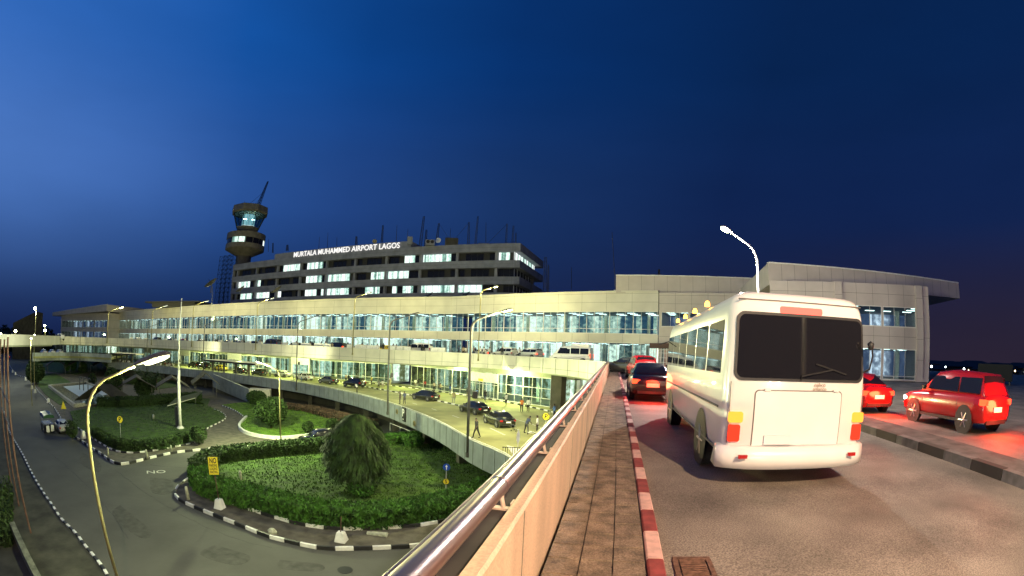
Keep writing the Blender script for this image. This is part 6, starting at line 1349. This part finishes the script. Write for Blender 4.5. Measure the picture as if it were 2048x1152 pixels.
# ================================================================== FAR RIGHT: shed, town, hangar far left
p = hd(1990, 760, 62); T = thing('shed', (p.x, p.y, 8.9), 'dark boxy shed beyond the carriageway at the right', 'building'); n = tocam(p); rz = math.atan2(n.x, -n.y)
M = MB(); M.box((p.x, p.y, 10.3), (5.6, 4, 1.9), rz=rz); M.build('roof_box', mat('shed_green', (.018, .024, .016), .8), T, bevel=.05)
for s_ in (-2.4, -.8, .8, 2.4): q = p + Vector((-n.y, n.x, 0)) * s_ + n * 1.5; M = MB(); M.box((q.x, q.y, 9.1), (.2, .2, .6)); M.build('leg', POLED, T)
rn = random.Random(11)
WARM = [emis('town_warm', (1, .7, .35), 12), emis('town_white', (.9, 1, 1), 14), emis('town_dim', (.8, .9, .8), 4)]
for k in range(26):
    x = 1866 + k * 7.4; d = rn.uniform(180, 420); p = hd(x, 741, d); w = rn.uniform(8, 20); h = rn.uniform(2.5, 6) * d / 400 + 1
    T = thing('far_house', (p.x, p.y, 7.8), '%s dark town house counted from the corner block outwards' % ORD[k], 'house', 'houses of the distant town'); M = MB(); M.box((p.x, p.y, 7.8 + h / 2), (w, w, h), rz=rn.uniform(0, 1.5)); M.build('wall', DARKC, T)
    M = MB(); M.loft([[Vector((p.x + sx * w * .72, p.y + sy * w * .72, 7.8 + h)) for sx, sy in ((-1, -1), (1, -1), (1, 1), (-1, 1))], [Vector((p.x + sx * w * .2, p.y + sy * w * .2, 7.8 + h + w * .14)) for sx, sy in ((-1, -1), (1, -1), (1, 1), (-1, 1))]]); M.build('roof', BLACK, T)
    n = tocam(p)
    for j in range(rn.choice((0, 1, 1, 2))):
        q = p + n * (w * .9 + .3) + Vector((-n.y, n.x, 0)) * rn.uniform(-.5, .5) * w; s_ = d / 892 * rn.uniform(1.6, 3.2); M = MB(); M.box((q.x, q.y, 7.8 + h * rn.uniform(.3, .8)), (s_ * 1.4, s_ * .5, s_ * .8), rz=rz); M.build('lit_window', rn.choice(WARM), T)
for i, (x, y, s_, lb) in enumerate(((1863, 733, 2.6, 'bright white lamp right beside the corner block'), (1891, 734, 1.8, 'pair of pale town lamps above the low houses'), (1928, 738, 2.6, 'white town lamp left of the shed'), (1937, 741, 2.2, 'orange town lamp next to the white one'), (1885, 750, 2.2, 'low white lamp before the far houses'), (2030, 742, 2.2, 'orange lamp right of the shed'))):
    p = hd(x, y, 170); T = thing('street_lamp', (p.x, p.y, 8), lb, 'street lamp', 'distant town lamps'); M = MB(); M.tube([(p.x, p.y, 8), p], .12, 5); M.build('pole', DARKM, T); M = MB(); r = s_ * 170 / 892 * .9; M.lathe([(0, -r), (r, 0), (0, r)], 8, p); M.build('lamp_head', WARM[0 if 'orange' in lb else 1], T)
p = hd(45, 660, 230); T = thing('hangar', (p.x, p.y, 0), 'dark hangar with a sloping roof far off at the left', 'building'); M = MB(); n = tocam(p); x_ = Vector((-n.y, n.x, 0)); M.loft([[p + x_ * a + n * o + Vector((0, 0, z - p.z)) for a, z in ((-6, 0), (-6, 15.5), (8, 21), (12, 20.4), (12, 0))] for o in (0, -30)]); M.build('wall', DARKC, T)
T = thing('tree_line', tuple(hd(20, 668, 260)), 'dark row of distant trees on the left horizon', 'trees'); M = MB(); pp = []
for k in range(30): c = hd(-20 + k * 4.5, 672, 300); c.z = 6 + 3 * math.sin(k * 1.3); pp += blob_pts(c, (6, 6, 6.5), 160, .6)
leaves(M, pp, 1.5); M.build('crown', LEAFD, T)
M = MB(); a = hd(1850, 741, 900); b = hd(2100, 745, 900); M.loft([[Vector((q.x * k, q.y * k, z)) for k, z in ((1, 0), (1, 24 if i % 2 else 19), (1.3, 15), (1.3, 0))] for i, q in enumerate([a.lerp(b, f / 12) for f in range(-4, 17)])]); struct(M.build('hills', BLACK))
# unseen lamp post added to light the walkway and parapet, same kind as the one behind the bus
b = ts(-5, 8.0, rzf(0) + .16); street_lamp(b, 8.5, 2.4, .10, POLEG, 'unseen steel lamp post added on the median behind the viewpoint for light', LAMPW, 12500, head=.9, hr=.2, adir=tuple(-NN), rise=1.2, col=(1, .70, .44))
# floodlights: the clamped units throw their light on the terminal
for o, fe in zip([o for o in bpy.data.objects if o.name.startswith('floodlight')], (11000, 8000, 5000, 3000, 3000)):
    p = Vector(o.location) + Vector((0, 0, .3)); f = Vector((p.x * 1.75, p.y * 1.55, 15)); d_ = (f - p).normalized(); light('floodlight_light', p + d_ * .6, (1.0, 1.0, .55), fe, spot=150, aim=f, r=.3, blend=.7)
